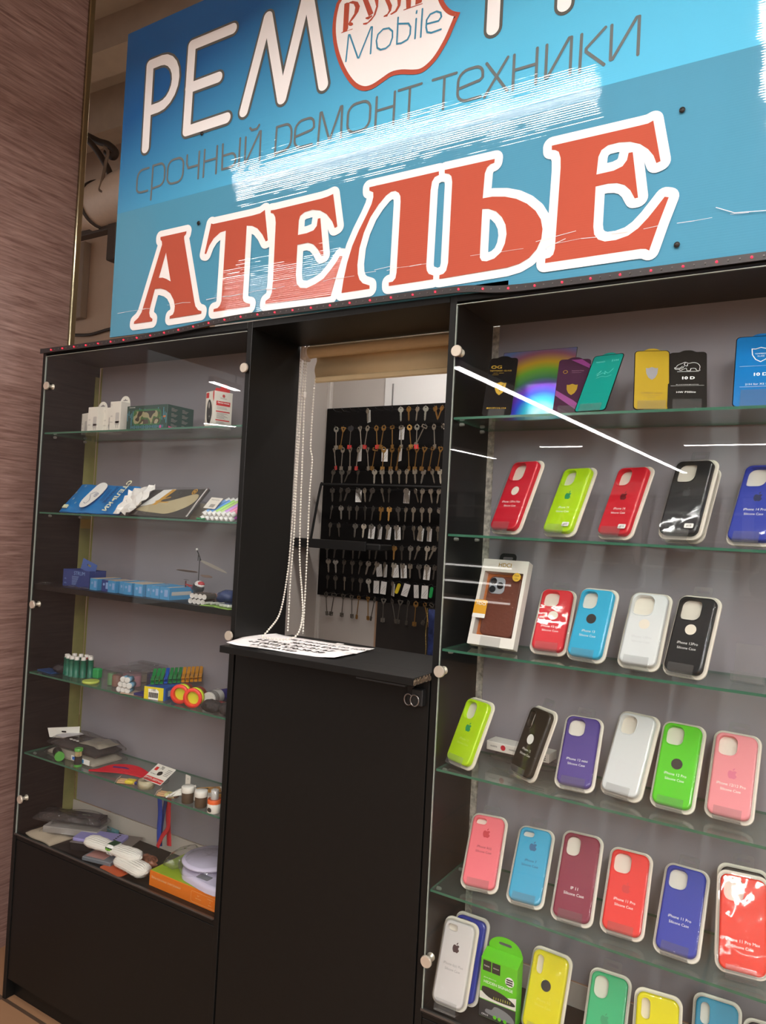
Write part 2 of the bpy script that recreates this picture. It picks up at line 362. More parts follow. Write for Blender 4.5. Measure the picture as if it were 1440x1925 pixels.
o = MB().box(-.28, .34, -.05, .02, -.05, .03, b=.006).box(.22, .30, -.06, .03, -.26, .02, b=.006).build('pipe_bracket', mat('dark_grey_metal', (74, 64, 58), .55)); o.location = b
tag(o, 'dark metal bracket holding up the white pipe', 'bracket')
a = at(146, 460, 'y', 2.17); c = at(157, 598, 'y', 2.17)
o = MB().box(a.x-.4, c.x, 2.14, 2.2, c.z, a.z, b=.006).build('wall_panel', mat('grey_metal_panel', (150, 134, 120), .5)); tag(o, 'shallow grey panel on the back wall beside the trim', 'wall panel')

# ---------------------------------------------------------------- display cabinets
ZD = .5015; TR = 1.983; DEP = .20
GL = (1.740, 1.492, 1.248, .9965, .748)
def pin(mb, x, y, z, s): mb.lathe([(.004, 0), (.004, .006*1), (.0025, .010)], (x, y, z-.006), 'x', 8) if s > 0 else mb.lathe([(.0025, -.010), (.004, -.006), (.004, 0)], (x, y, z-.006), 'x', 8)
def cabinet(x0, x1, shelves, label, black=None, knobs=()):
    c = thing('display_cabinet', label, 'display cabinet', (x0, 0, 0), 'black display cabinets with glass fronts'); w = x1-x0; T = .016
    MB().box(0, T, 0, DEP, 0, 2.0, b=.0008).build('side_panel', BLACK, c); MB().box(w-T, w, 0, DEP, 0, 2.0, b=.0008).build('side_panel', BLACK, c)
    MB().box(T, w-T, 0, DEP, TR, 2.0, b=.0008).build('top_panel', BLACK, c)
    MB().box(T, w-T, .002, DEP, ZD-.016, ZD, b=.0008).build('deck_panel', BLACK, c)
    MB().box(T, w-T, .003, .019, .062, ZD-.018, b=.001).build('front_panel', BLACK, c)
    MB().box(T, w-T, .03, .045, 0, .058).build('plinth', BLACK, c)
    MB().box(T+.018, w-T-.002, DEP-.004, DEP, ZD+.055, TR).build('back_panel', GREYB, c)
    MB().box(T, w-T, DEP-.003, DEP, ZD, ZD+.05).build('back_rail', mat('pale_rail', (190, 180, 170), .6), c)
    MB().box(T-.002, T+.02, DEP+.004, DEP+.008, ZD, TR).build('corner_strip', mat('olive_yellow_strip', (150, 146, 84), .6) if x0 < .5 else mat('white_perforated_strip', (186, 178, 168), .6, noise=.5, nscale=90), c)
    if x0 < .5:
        MB().box(T, T+.0012, DEP-.042, DEP-.001, ZD+.02, 1.735).box(T, T+.0012, DEP-.018, DEP-.001, 1.735, 1.95).build('olive_reflection', mat('olive_reflection', (136, 132, 80), .45, noise=.12, nscale=20), c)  # reflection of the olive strip, painted as a band on the black panel
        tp = MB(); tp.box(T+.0013, T+.0018, DEP-.040, DEP-.002, 1.445, 1.475); tp.build('amber_label', mat('amber_label2', (170, 140, 60), .5), c)
    g = MB(); g.box(T+.001, w-T-.001, -.002, .002, ZD+.002, TR-.006)
    gl = g.build('glass_front', [GLASS], c)
    e = MB().box(T+.0005, T+.002, -.0022, .0022, ZD+.002, TR-.006).build('glass_edge', mat('pale_glass_edge', (150, 158, 150), .2), gl)
    MB().box(T+.002, w-T, -.0024, .0024, TR-.0075, TR-.006).build('glass_edge', mat('pale_glass_edge', (150, 158, 150), .2), gl)
    MB().box(T, w-T, -.006, .006, ZD-.0005, ZD+.0015).box(T, w-T, -.006, -.0045, ZD, ZD+.006).build('glass_track', mat('grey_track', (96, 92, 88), .3, metal=.6), c)
    for z in shelves:
        if black and abs(z-black) < .01:
            MB().box(T, w-T, .008, DEP-.006, z-.016, z, b=.0008).build('black_shelf', BLACK, c); continue
        m = MB(); m.box(T+.001, w-T-.001, .010, DEP-.008, z-.005, z)
        m.m = [1 if f in (2, 3, 4, 5) else 0 for f in range(6)]
        sh = m.build('glass_shelf', [SHELFG, GREEN_EDGE], c)
        for y in (.045, .155):
            for xx, s_ in ((T, 1), (w-T, -1)): p = MB(); pin(p, xx, y, z-.005, s_); p.build('shelf_pin', mat('clear_grey_pin', (140, 138, 134), .3), sh)
    for kx, kz in knobs:
        k = MB().lathe([(.0115, -.012), (.0125, -.010), (.0125, -.007), (.005, -.0065), (.005, .010), (.009, .0105), (.009, .013)], (kx-x0, 0, kz), 'y', 20)
        k.build('glass_holder', CHROME, c)
    return c
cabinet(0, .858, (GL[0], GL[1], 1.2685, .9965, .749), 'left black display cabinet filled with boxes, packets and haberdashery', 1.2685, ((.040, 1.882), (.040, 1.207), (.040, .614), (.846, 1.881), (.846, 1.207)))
cabinet(1.412, 2.272, (1.738, 1.490, 1.2475, .996, .7455), 'right black display cabinet filled with phone cases', None, ((1.437, 1.875), (1.434, 1.202), (1.437, .607)))
CT = 1.1945
hd = MB().box(.8585, 1.4115, 0, DEP, 1.984, 2.0).build('header_panel', BLACK); tag(hd, 'black header board over the service window', 'header board')
cp = thing('counter_front', 'plain black front panel below the service window counter', 'counter', (.859, 0, 0))
MB().box(.004, .549, .001, .017, .02, CT-.017, b=.001).build('panel', BLACK, cp)
MB().box(.02, .53, .02, .19, .0, .06).build('plinth', BLACK, cp)
wt = MB().box(-.002+.883, 1.4115, -.077, -.0015, CT-.016, CT, b=.0008).box(.883, 1.411, -.0016, DEP, CT-.016, CT, b=.0003).build('countertop', BLACK)
tag(wt, 'black laminate countertop jutting out of the service window', 'countertop')
ch = MB(); R9 = random.Random(3)
for i in range(46):
    t = i/45; y = -.076+.074*t; ch.box(1.4112, 1.4118, y-.0012, y+.0014, CT-.0155+R9.random()*.003, CT-.0155+.006+R9.random()*.009)
ch.build('chipped_edge', mat('raw_chipboard', (120, 104, 86), .8, noise=.4, nscale=200), wt)
lt = thing('door_hasp', 'small black metal latch under the right end of the countertop', 'latch', (1.372, 0, 1.13))
MB().box(-.014, .002, -.004, 0, -.012, .046, b=.001).build('hinge_leaf', BLACKM, lt)
MB().box(.003, .03, -.018, 0, -.006, .03, b=.002).build('latch_body', BLACKM, lt)
MB().tube([(.0-.006+.010*cos(t*pi/8), -.012, .004+.012*sin(t*pi/8)) for t in range(16)], .0016, 6, closed=True).build('ring', STEEL, lt)
MB().tube([(.013+.010*cos(t*pi/8), -.020, .006+.012*sin(t*pi/8)) for t in range(16)], .0016, 6, closed=True).build('ring', STEEL, lt)
o = MB().box(1.27, 1.39, -.074, -.012, CT-.022, CT-.0165, b=.001).build('support_cleat', BLACKM); tag(o, 'thin black cleat screwed under the countertop end', 'cleat')

# led strip along the top edge of the cabinets
ls = thing('led_strip', 'black strip of small red lights along the top of the cabinets', 'light strip', (0, -.0098, 1.99))
path = [(.0, 0, .002), (.25, 0, .002), (.46, 0, .004), (.62, -.002, .010), (.80, -.002, .0205), (1.0, -.002, .0195), (1.2, -.002, .0175), (1.38, -.003, .0155), (1.46, -.004, .0125), (1.54, -.002, .003), (1.7, 0, .001), (2.27, 0, .001)]
PP = smooth(path, 8, False); b = MB(); vs = []
for x, y, z in PP: vs += [(x, y-.0015, z-.007), (x, y-.0015, z+.007), (x, y+.0015, z+.007), (x, y+.0015, z-.007)]
n = len(PP); b.add(vs, [(i*4+j, i*4+4+j, i*4+4+(j+1) % 4, i*4+(j+1) % 4) for i in range(n-1) for j in range(4)]+[(0, 1, 2, 3), (4*n-1, 4*n-2, 4*n-3, 4*n-4)])
b.build('strip_band', mat('black_flex_strip', (44, 40, 40), .5), ls)
RED = mat('red_led', (255, 14, 30), .3, emit=5); DLED = mat('unlit_led', (90, 84, 82), .3)
def zy(x):
    for i in range(n-1):
        if PP[i][0] <= x <= PP[i+1][0]: t = (x-PP[i][0])/(PP[i+1][0]-PP[i][0]); return PP[i][1]*(1-t)+PP[i+1][1]*t, PP[i][2]*(1-t)+PP[i+1][2]*t
    return 0, 0
x = .055; k = 0
while x < 2.25:
    y, z = zy(x); MB().sphere((x, y-.0022, z), .0019, 8).build('red_light', RED, ls)
    x += .0553; k += 1
x = .055
while x < 2.2:
    for q in (.0184, .0369): y, z = zy(x+q); MB().box(x+q-.0012, x+q+.0012, y-.003, y-.0015, z-.0015, z+.0015).build('unlit_light', DLED, ls)
    x += .0553
gb = MB().box(1.36, 1.545, -.004, .012, 2.0005, 2.0135, b=.001).build('top_batten', BLACKM); tag(gb, 'short black batten on the cabinet top under the sign', 'batten')
PINE = mat('pine_batten', (170, 128, 92), .6, noise=.25, nscale=18, stretch=(1, 1, .1))
for (xa, xb, lb) in ((.62, .705, 'pine batten holding the sign near its left letter'), (1.745, 1.922, 'wide pine batten behind the right end of the sign')):
    o = MB().box(xa, xb, .004, .024, 2.001, 2.86, b=.001).build('sign_batten', PINE); tag(o, lb, 'batten', 'pine battens behind the sign')

# ---------------------------------------------------------------- the sign
def ribbed(name, rgb, grad=None):
    """glossy print on fluted plastic board: fine horizontal ribs spread highlights"""
    M = mat(name, rgb, .035, spec=.75); nt = M.node_tree; N = nt.nodes; L = nt.links; b = N['Principled BSDF']
    g = N.new('ShaderNodeNewGeometry'); sp = N.new('ShaderNodeSeparateXYZ'); L.new(g.outputs['Position'], sp.inputs[0])
    nz = N.new('ShaderNodeTexNoise'); nz.inputs['Scale'].default_value = 9; L.new(g.outputs['Position'], nz.inputs['Vector'])
    a = N.new('ShaderNodeMath'); a.operation = 'MULTIPLY'; a.inputs[1].default_value = 2*pi/.0048; L.new(sp.outputs[2], a.inputs[0])
    s = N.new('ShaderNodeMath'); s.operation = 'SINE'; L.new(a.outputs[0], s.inputs[0])
    s2 = N.new('ShaderNodeMath'); s2.operation = 'MULTIPLY'; s2.inputs[1].default_value = .000026; L.new(s.outputs[0], s2.inputs[0])
    n2 = N.new('ShaderNodeMath'); n2.operation = 'MULTIPLY_ADD'; n2.inputs[1].default_value = .0016; L.new(nz.outputs['Fac'], n2.inputs[0]); vm = N.new('ShaderNodeVectorMath'); vm.operation = 'MULTIPLY'; vm.inputs[1].default_value = (2.5, 1, 220); L.new(g.outputs['Position'], vm.inputs[0]); n3 = N.new('ShaderNodeTexNoise'); n3.inputs['Scale'].default_value = 1; n3.inputs['Detail'].default_value = 1; L.new(vm.outputs[0], n3.inputs['Vector']); n4 = N.new('ShaderNodeMath'); n4.operation = 'MULTIPLY_ADD'; n4.inputs[1].default_value = .00010; L.new(n3.outputs['Fac'], n4.inputs[0]); L.new(s2.outputs[0], n4.inputs[2]); L.new(n4.outputs[0], n2.inputs[2])
    bp = N.new('ShaderNodeBump'); bp.inputs['Strength'].default_value = 1; bp.inputs['Distance'].default_value = 1.0; L.new(n2.outputs[0], bp.inputs['Height']); L.new(bp.outputs[0], b.inputs['Normal'])
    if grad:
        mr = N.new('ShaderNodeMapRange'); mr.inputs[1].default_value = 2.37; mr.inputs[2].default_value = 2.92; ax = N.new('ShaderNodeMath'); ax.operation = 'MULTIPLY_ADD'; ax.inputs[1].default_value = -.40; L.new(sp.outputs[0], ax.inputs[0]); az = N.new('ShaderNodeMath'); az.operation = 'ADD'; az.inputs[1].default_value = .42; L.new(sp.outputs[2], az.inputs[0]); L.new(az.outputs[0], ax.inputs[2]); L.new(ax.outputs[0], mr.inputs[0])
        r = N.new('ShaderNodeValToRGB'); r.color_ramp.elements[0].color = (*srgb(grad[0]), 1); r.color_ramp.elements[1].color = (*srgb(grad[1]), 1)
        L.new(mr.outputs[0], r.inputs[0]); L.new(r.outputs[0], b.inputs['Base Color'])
    return M
SY = -.004
sg = thing('shop_sign', 'big blue shop sign board with white and red lettering over the cabinets', 'sign', (0, SY, 0))
INK = FRONT
def WP(G, pts):   # traced letter outlines -> sign plane
    x0, y0, s = G; o = []
    for a, b2 in pts: p = at(x0+a/s, y0+b2/s, 'y', SY); o.append((p.x, p.z))
    return o
bd = MB(); plate(bd, [(.317, 2.008), (2.34, 1.988), (2.34, 2.905), (.316, 2.905)], -.004, 0, mi=0, M=INK)
bd.build('board', [ribbed('teal_print', (78, 144, 172))], sg)
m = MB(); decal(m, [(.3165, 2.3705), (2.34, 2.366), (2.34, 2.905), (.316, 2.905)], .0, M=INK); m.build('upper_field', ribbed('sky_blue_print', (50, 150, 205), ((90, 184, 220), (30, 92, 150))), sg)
RINK = ribbed('brick_red_print', (178, 84, 66)); WINK = ribbed('white_print', (240, 238, 236)); GINK = ribbed('grey_print', (104, 112, 112)); BINK = ribbed('steel_blue_print', (70, 140, 170))
G1 = (230, 400, 4.8); G2 = (480, 340, 4.8); G3 = (660, 280, 4.8); G4 = (800, 260, 5.538); G5 = (1000, 200, 4.8); G6 = (600, 0, 5.143)
LET = [
 (G1, [(350,222),(585,170),(580,195),(563,215),(563,240),(655,800),(665,845),(690,880),(720,890),(717,912),(432,958),(435,935),(462,920),(475,890),(480,845),(470,790),(440,730),(400,700),(350,685),(300,690),(255,860),(248,905),(255,940),(278,960),(275,982),(110,1005),(113,985),(150,950),(180,900),(365,290),(363,262),(350,245)], [[(400,362),(335,590),(370,588),(405,600),(442,622)]]),
 (G1, [(808,100),(825,105),(1180,28),(1250,8),(1292,-23),(1318,252),(1300,262),(1270,200),(1225,145),(1180,122),(1128,120),(1092,770),(1100,800),(1125,818),(1160,825),(1155,848),(828,897),(830,872),(865,862),(885,840),(900,800),(940,165),(890,180),(830,235),(790,300),(762,375),(748,372)], []),
 (G2, [(145,270),(180,265),(600,165),(660,145),(708,122),(745,415),(722,428),(700,370),(650,305),(590,270),(520,263),(450,285),(410,320),(398,360),(390,492),(470,475),(530,450),(560,410),(570,345),(592,340),(620,672),(600,678),(570,620),(530,575),(480,560),(385,580),(370,850),(378,930),(410,968),(470,970),(545,935),(620,885),(690,800),(740,730),(768,680),(790,682),(740,850),(685,1042),(95,1113),(100,1085),(135,1060),(155,1010),(165,900),(190,380),(185,330),(170,300),(145,293)], []),
 (G3, [(170,350),(797,207),(797,240),(760,258),(735,300),(722,380),(683,1060),(688,1100),(705,1130),(747,1145),(745,1180),(345,1240),(345,1208),(380,1200),(405,1170),(415,1120),(452,480),(450,430),(435,400),(405,383),(365,390),(320,425),(250,510),(180,620),(120,760),(80,900),(62,1050),(65,1130),(80,1180),(110,1215),(172,1235),(172,1265),(-82,1303),(-64,1188),(-30,1030),(16,878),(76,738),(146,598),(190,500),(206,438),(205,395),(170,380)], []),
 (G4, [(205,335),(725,220),(720,260),(680,275),(645,310),(622,370),(600,630),(700,612),(830,612),(950,635),(1060,685),(1150,760),(1205,850),(1222,950),(1210,1050),(1160,1160),(1080,1250),(980,1310),(850,1350),(148,1468),(150,1428),(190,1415),(220,1380),(240,1300),(283,460),(275,400),(250,375),(205,370)], [[(595,740),(660,738),(740,765),(800,825),(838,905),(848,1000),(830,1100),(790,1190),(720,1255),(640,1285),(590,1280),(570,1245),(572,1180)]]),
 (G5, [(183,360),(970,180),(1050,160),(1098,133),(1163,500),(1125,517),(1100,450),(1050,390),(980,345),(890,325),(790,330),(690,355),(630,400),(603,460),(585,620),(740,585),(820,545),(860,490),(875,425),(912,418),(960,828),(930,835),(890,760),(840,715),(770,697),(690,702),(578,728),(557,1090),(565,1160),(600,1205),(660,1223),(760,1210),(870,1170),(960,1105),(1050,1010),(1130,910),(1200,820),(1237,825),(1150,1050),(1060,1305),(1030,1290),(980,1290),(122,1418),(125,1378),(165,1368),(195,1340),(210,1290),(262,560),(262,470),(245,415),(215,400),(183,398)], [])]
for li, (G, o_, hs) in enumerate(LET):
    O = WP(G, o_); H = [WP(G, h) for h in hs]; wm = MB(); rm = MB(); ZL = .0008+.0005*(li % 2)
    decal(wm, O, ZL, H if G is not G1 else (), M=INK)
    for l in [O]+H: stroke(wm, l, .036, ZL+.0003, closed=True, M=INK)
    decal(rm, O, .0024, H, M=INK)
    lo = wm.build('letter_outline', WINK, sg); rm.build('red_letter', RINK, lo)
# РЕМОНТ
def arc(cx, cz, rx, rz, a0, a1, n=10): return [(cx+rx*cos(radians(a0+(a1-a0)*i/n)), cz+rz*sin(radians(a0+(a1-a0)*i/n))) for i in range(n+1)]
def fx(l):   # measured on y = -.01, moved to the sign plane along the sight lines
    k = (SY-CAM.y)/(-.01-CAM.y); return [(CAM.x+(x-CAM.x)*k, CAM.z+(z-CAM.z)*k) for x, z in l]
big = [[[(.430, 2.536), (.429, 2.776), (.475, 2.776)], [(.475, 2.776)]+arc(.475, 2.709, .062, .067, 90, -90)+[(.475, 2.642), (.430, 2.642)]],
 [[(.742, 2.783), (.594, 2.783), (.592, 2.546), (.738, 2.546)], [(.592, 2.665), (.700, 2.665)]],
 [[(.797, 2.548), (.862, 2.775), (.922, 2.549), (.986, 2.800), (1.049, 2.549)]],
 [[(1.485, 2.550), (1.485, 2.80)], [(1.637, 2.550), (1.637, 2.80)], [(1.485, 2.665), (1.637, 2.665)]], [[(1.785, 2.536), (1.785, 2.80)], [(1.70, 2.80), (1.87, 2.80)]]]
for g in big:
    gm = MB(); wm = MB()
    for l in g: stroke(gm, fx(l), .042, .0008, M=INK); stroke(wm, fx(l), .029, .0016, M=INK)
    go = gm.build('headline_letter_outline', ribbed('dark_grey_print', (92, 94, 90)), sg); wm.build('headline_letter', WINK, go)
# срочный ремонт техники, thin grey strokes
Z0, Z1 = 2.411, 2.478; ZM = 2.446
def ell(x0, x1, z0=Z0, z1=Z1, a0=0, a1=360, n=18): return arc((x0+x1)/2, (z0+z1)/2, (x1-x0)/2, (z1-z0)/2, a0, a1, n)
def sq(x0, x1, z0=Z0, z1=Z1): return [(x-( .0), z) for x, z in rrect(x1-x0, z1-z0, .022, 5, (x0+x1)/2, (z0+z1)/2)]
L = []
L.append([(.449, Z1-.002), (.425, Z1-.002)]+arc(.425, Z1-.024, .022, .022, 90, 180, 5)+arc(.425, Z0+.014, .022, .014, 180, 270, 5)+[(.449, Z0)])
L.append([(.465, 2.382), (.466, Z1), (.497, Z1)]+arc(.495, 2.453, .020, .025, 90, 0, 5)+arc(.495, 2.437, .020, .022, 0, -90, 5)+[(.466, 2.413)])
L.append(sq(.526, .587)+[sq(.526, .587)[0]])
L += [[(.600, Z1), (.600, 2.455), (.606, 2.442), (.645, 2.442)], [(.645, Z1), (.646, 2.405)]]
L += [[(.665, Z1), (.665, 2.405)], [(.710, Z1), (.711, 2.405)], [(.665, ZM), (.711, ZM)]]
L += [[(.730, Z1), (.732, 2.411), (.765, 2.411)]+arc(.762, 2.429, .016, .018, -80, 90, 6)+[(.731, 2.447)], [(.790, Z1+.002), (.790, 2.408)]]
L += [[(.809, Z1), (.810, 2.412), (.814, 2.412), (.855, 2.482), (.859, 2.482), (.860, 2.410)], [(.822, 2.499), (.829, 2.492), (.845, 2.492), (.852, 2.500)]]
L += [[(.909, 2.408), (.911, Z1+.002), (.940, Z1+.002)]+arc(.939, 2.455, .020, .025, 90, 0, 5)+arc(.939, 2.437, .020, .022, 0, -90, 5)+[(.911, 2.413)]]
def ee(x0, x1): return [(x1-.003, Z0)]+[(x0+.022, Z0)]+arc(x0+.022, Z0+.020, .022, .020, 270, 180, 5)+arc(x0+.024, Z1-.022, .024, .022, 180, 90, 5)+arc(x1-.018, Z1-.018, .018, .018, 90, 0, 5)+[(x1, 2.452), (x1-.006, 2.447), (x0+.002, 2.441)]
def mm(x0, x1): return [(x0-.001, 2.406), (x0+.002, 2.482), (x0+.006, 2.482), ((x0+x1)/2-.002, 2.413), ((x0+x1)/2+.002, 2.413), (x1-.005, 2.482), (x1-.001, 2.482), (x1, 2.408)]
def nn(x0, x1): return [[(x0, Z1), (x0, 2.406)], [(x1, Z1), (x1, 2.406)], [(x0, ZM), (x1, ZM)]]
def tt(x0, x1): return [[(x0, Z1), (x1, Z1)], [((x0+x1)/2, Z1), ((x0+x1)/2, 2.407)]]
def ii(x0, x1): return [[(x0, Z1), (x0, 2.411), (x0+.004, 2.411), (x1-.005, 2.479), (x1, 2.479), (x1, 2.406)]]
L += [ee(.970, 1.027), mm(1.043, 1.109), sq(1.126, 1.188)+[sq(1.126, 1.188)[0]]]+nn(1.204, 1.252)+tt(1.262, 1.320)
L += tt(1.348, 1.405)+[ee(1.410, 1.467), [(1.475, Z1), (1.524, 2.407)], [(1.522, Z1), (1.473, 2.407)]]+nn(1.536, 1.585)+ii(1.605, 1.655)
L += [[(1.675, Z1), (1.674, 2.406)], [(1.721, Z1), (1.685, 2.447), (1.685, 2.441), (1.721, 2.405)]]+ii(1.733, 1.784)
cuts = [1, 1, 1, 2, 3, 2, 2, 1, 1, 1, 1, 3, 2, 2, 1, 2, 3, 1, 2, 1]
i = 0
for n_ in cuts:
    tm = MB()
    for l in L[i:i+n_]: stroke(tm, fx(l), .0062, .0008, M=INK)
    i += n_; tm.build('subtitle_letter', GINK, sg)
# fruit shaped emblem
fo = smooth(WP(G6, [(170,40),(140,180),(132,330),(152,480),(195,620),(260,750),(340,845),(430,882),(520,860),(620,795),(700,742),(790,722),(900,724),(980,712),(1060,660),(1150,560),(1250,390),(1320,230)])+WP(G6, [(1367,123)]), 4, False)
bite = smooth(WP(G6, [(1367,123),(1290,105),(1230,50),(1190,-40),(1195,-130),(1230,-200)]), 5, False)
top = smooth(WP(G6, [(1230,-200),(1130,-290),(980,-330),(820,-290),(700,-240),(560,-230),(400,-200),(270,-110),(170,40)]), 4, False)
Lg = fo+bite[1:]+top[1:-1]
Lg = [(x, min(z, 2.899)) for x, z in Lg]
rm = MB(); decal(rm, Lg, .0014, M=INK); rm.build('emblem_border', RINK, sg)
if area(Lg) < 0: Lg = Lg[::-1]
wi = inset(Lg, .0105); wm = MB(); decal(wm, wi, .0020, M=INK); wm.build('emblem_field', WINK, sg)
mo = [[(265,600),(292,345),(303,345),(380,565),(390,565),(508,270),(520,270),(503,525)],
 [(560,400),(575,340),(625,290),(680,280),(715,310),(715,370),(690,440),(650,475),(600,488),(568,470),(560,400)],
 [(770,178),(757,432),(800,425),(860,390),(885,340),(890,270),(870,235),(765,238)], [(950,115),(947,135)], [(945,190),(933,380)], [(1005,95),(988,365)],
 [(1183,292),(1090,325),(1050,320),(1040,270),(1045,200),(1080,145),(1140,118),(1180,130),(1187,170),(1160,210),(1045,240)]]
mm_ = MB()
for l in mo: stroke(mm_, WP(G6, l), .0042, .0026, M=INK)
mm_.build('emblem_word', BINK, sg)
rz = MB()
for pl in ([(250,45),(275,32),(300,35),(285,280),(275,305),(330,283),(328,290),(218,328),(222,320),(236,312)], [(285,35),(330,15),(380,25),(400,65),(385,120),(345,180),(310,220),(330,228),(335,245),(315,258),(295,255),(285,240),(310,195),(345,140),(355,80),(340,45),(310,40)],
 [(425,0),(478,0),(530,135),(485,165)], [(540,0),(580,-10),(575,70),(550,150),(510,205),(460,245),(432,245),(430,232),(475,222),(530,160),(558,70)], [(455,178),(500,160),(520,150),(515,170),(480,195),(455,190)],
 [(635,-10),(680,-10),(710,60),(700,110),(670,150),(665,165),(628,172),(632,160),(665,140),(680,110),(670,70)], [(760,-10),(800,-10),(790,60),(755,120),(705,150),(690,145),(740,110),(765,60)],
 [(845,-10),(895,-10),(890,75),(1005,38),(1003,46),(820,108),(822,100),(848,90)], [(940,-10),(1005,-10),(995,30),(935,55)]):
    p = WP(G6, pl); decal(rz, p, .0026, M=INK)
rz.build('emblem_script', RINK, sg)
SCR = mat('dark_screw', (60, 58, 56), .35, metal=.8)
for px, py in ((1283, 208), (1273, 461), (375, 420), (381, 252)):
    p = at(px, py, 'y', SY); s = MB().lathe([(.0055, -.003), (.0050, -.0045), (.0002, -.005)], (p.x, 0, p.z), 'y', 12)
    s.box(p.x-.003, p.x+.003, -.0054, -.0049, p.z-.0005, p.z+.0005).box(p.x-.0005, p.x+.0005, -.0054, -.0049, p.z-.003, p.z+.003); s.build('screw', SCR, sg)
cr = MB(); R9 = random.Random(5); pts = [(.32+1.75*i/60, 2.073+.0018*R9.uniform(-1, 1)) for i in range(61)]
for i in range(60):
    if R9.random() < .75: stroke(cr, pts[i:i+2], .0006+.0016*(R9.random()**4), .0032, M=INK, n=3)
for l in ([(1.22, 2.078), (1.27, 2.081)], [(1.60, 2.082), (1.68, 2.09)], [(1.93, 2.09), (1.96, 2.075), (2.02, 2.069), (2.1, 2.068)], [(1.62, 2.066), (1.66, 2.078)]): stroke(cr, l, .0012, .0032, M=INK, n=3)
cr.build('crease_scratches', mat('white_scratch', (214, 214, 214), .4), sg)
# ---------------------------------------------------------------- right cabinet: phone cases in clear packs
APB = smooth([(0, .30), (.10, .36), (.24, .39), (.37, .34), (.43, .27), (.36, .20), (.31, .08), (.34, -.06), (.46, -.15), (.40, -.31), (.28, -.46), (.16, -.50), (.04, -.46), (-.08, -.46), (-.18, -.50), (-.30, -.44), (-.43, -.22), (-.46, .02), (-.41, .25), (-.27, .38), (-.13, .36)], 3)
APL = smooth([(.0, .42), (.02, .55), (.17, .70), (.20, .62), (.14, .48)], 3)
def silicone(name, rgb): return mat('silicone_'+name, rgb, .42, spec=.35)
PRINTS = {}
def ink(name, rgb, rough=.4, **k): return mat('ink_'+name, rgb, rough, **k)
WI = ink('white', (238, 236, 232)); CI = ink('cream', (228, 218, 202)); KI = ink('charcoal', (46, 42, 40)); GOLDI = ink('gold', (206, 166, 60), .3, metal=.7)
def stand(M, w, label, h=.06, lip=.020, d=.0205):
    b = MB(); hw = w/2
    b.box(-hw, hw, 0.0005, h, -.0030, -.0012); b.box(-hw, hw, -.0012, .0006, -.0030, d+.0016); b.box(-hw, hw, -.0012, lip, d, d+.0016)
    o = b.build('display_stand', ACRYL); o.matrix_world = M
    return tag(o, label, 'stand', 'clear acrylic display stands')
CUT = {'pro': (.040, .042, .013, .005), 'square': (.033, .037, .012, .0055), 'tall': (.028, .038, .012, .006), 'pillv': (.016, .035, .0078, .008), 'pillh': (.024, .013, .0064, .007)}
def phone_case(key, pose, rgb, cname, label, cut='square', mark=None, markc=None, mpos=.45, cap=(), capc=WI, tpos=.62, ts=.0070, sticker=None, tabs=False, lens=False, standw=.052, off=0, dz=.002):
    x, y, z, yaw, lean, w, h = pose; M = frame(x, max(y, .022), z+dz, yaw, lean)
    if off: M = M @ Matrix.Translation((0, 0, off))
    r = thing('packaged_phone_case', label, 'phone case', M, 'phone cases in clear packs')
    b = MB(); plate(b, rrect(w, h, .017, 6, 0, h/2), 0, .0032, bev=.001); plate(b, rrect(w-.012, h-.014, .013, 6, 0, h/2), .0032, .0042, back=False)
    b.build('backing_tray', CREAM, r)
    cw, chh, cr, mg = CUT[cut]; W_ = w-.0115; H_ = h-.0125; cx = -W_/2+mg+cw/2; cy = h/2+H_/2-mg-chh/2
    b = MB(); plate(b, rrect(W_, H_, .013, 7, 0, h/2), .0044, .0150, [rrect(cw, chh, cr, 5, cx, cy)], bev=.0036)
    sc = silicone(cname, rgb); c = b.build('silicone_case', sc, r)
    b = MB(); plate(b, rrect(cw+.0036, chh+.0036, cr+.0018, 5, cx, cy), .0150, .0156, [rrect(cw, chh, cr, 5, cx, cy)], bev=.0003); b.build('camera_rim', silicone(cname, rgb), c)
    zt = .0151
    if mark == 'apple':
        b = MB(); s = .0165; yy = h-mpos*h
        for P in (APB, APL): decal(b, [(a*s, yy+q*s) for a, q in P], zt)
        b.build('emblem', markc, c)
    elif mark == 'circle':
        b = MB(); decal(b, circ(0, h-mpos*h, .0102), zt+.0002); b.build('round_window', markc, c)
    if cap:
        b = MB(); yy = h-tpos*h
        for i, t in enumerate(cap): text(b, t, ts*(1 if i == 0 else .92), 0, yy-i*ts*1.35, zt+.0002)
        b.build('caption', capc, c)
    b = MB(); plate(b, rrect(w-.006, h-.008, .016, 6, 0, h/2), .0034, .0182, bev=.0045); sh = b.build('blister_shell', PLASTIC, r)
    if sticker:
        b = MB(); plate(b, rrect(.0175, .0095, .002, 3, W_/2-.014, .022), .0183, .0185); st = b.build('price_sticker', mat('sticker_white', (228, 226, 220), .5), r)
        b = MB(); text(b, sticker, .0062, W_/2-.014, .022, .0187); b.build('sticker_number', KI, st)
    if tabs:
        b = MB(); plate(b, rrect(.036, .022, .004, 4, 0, h+.009), .0005, .0011, [rrect(.022, .005, .0024, 3, 0, h+.010)]); b.build('hang_tab', ACRYL, r)
    return r, M
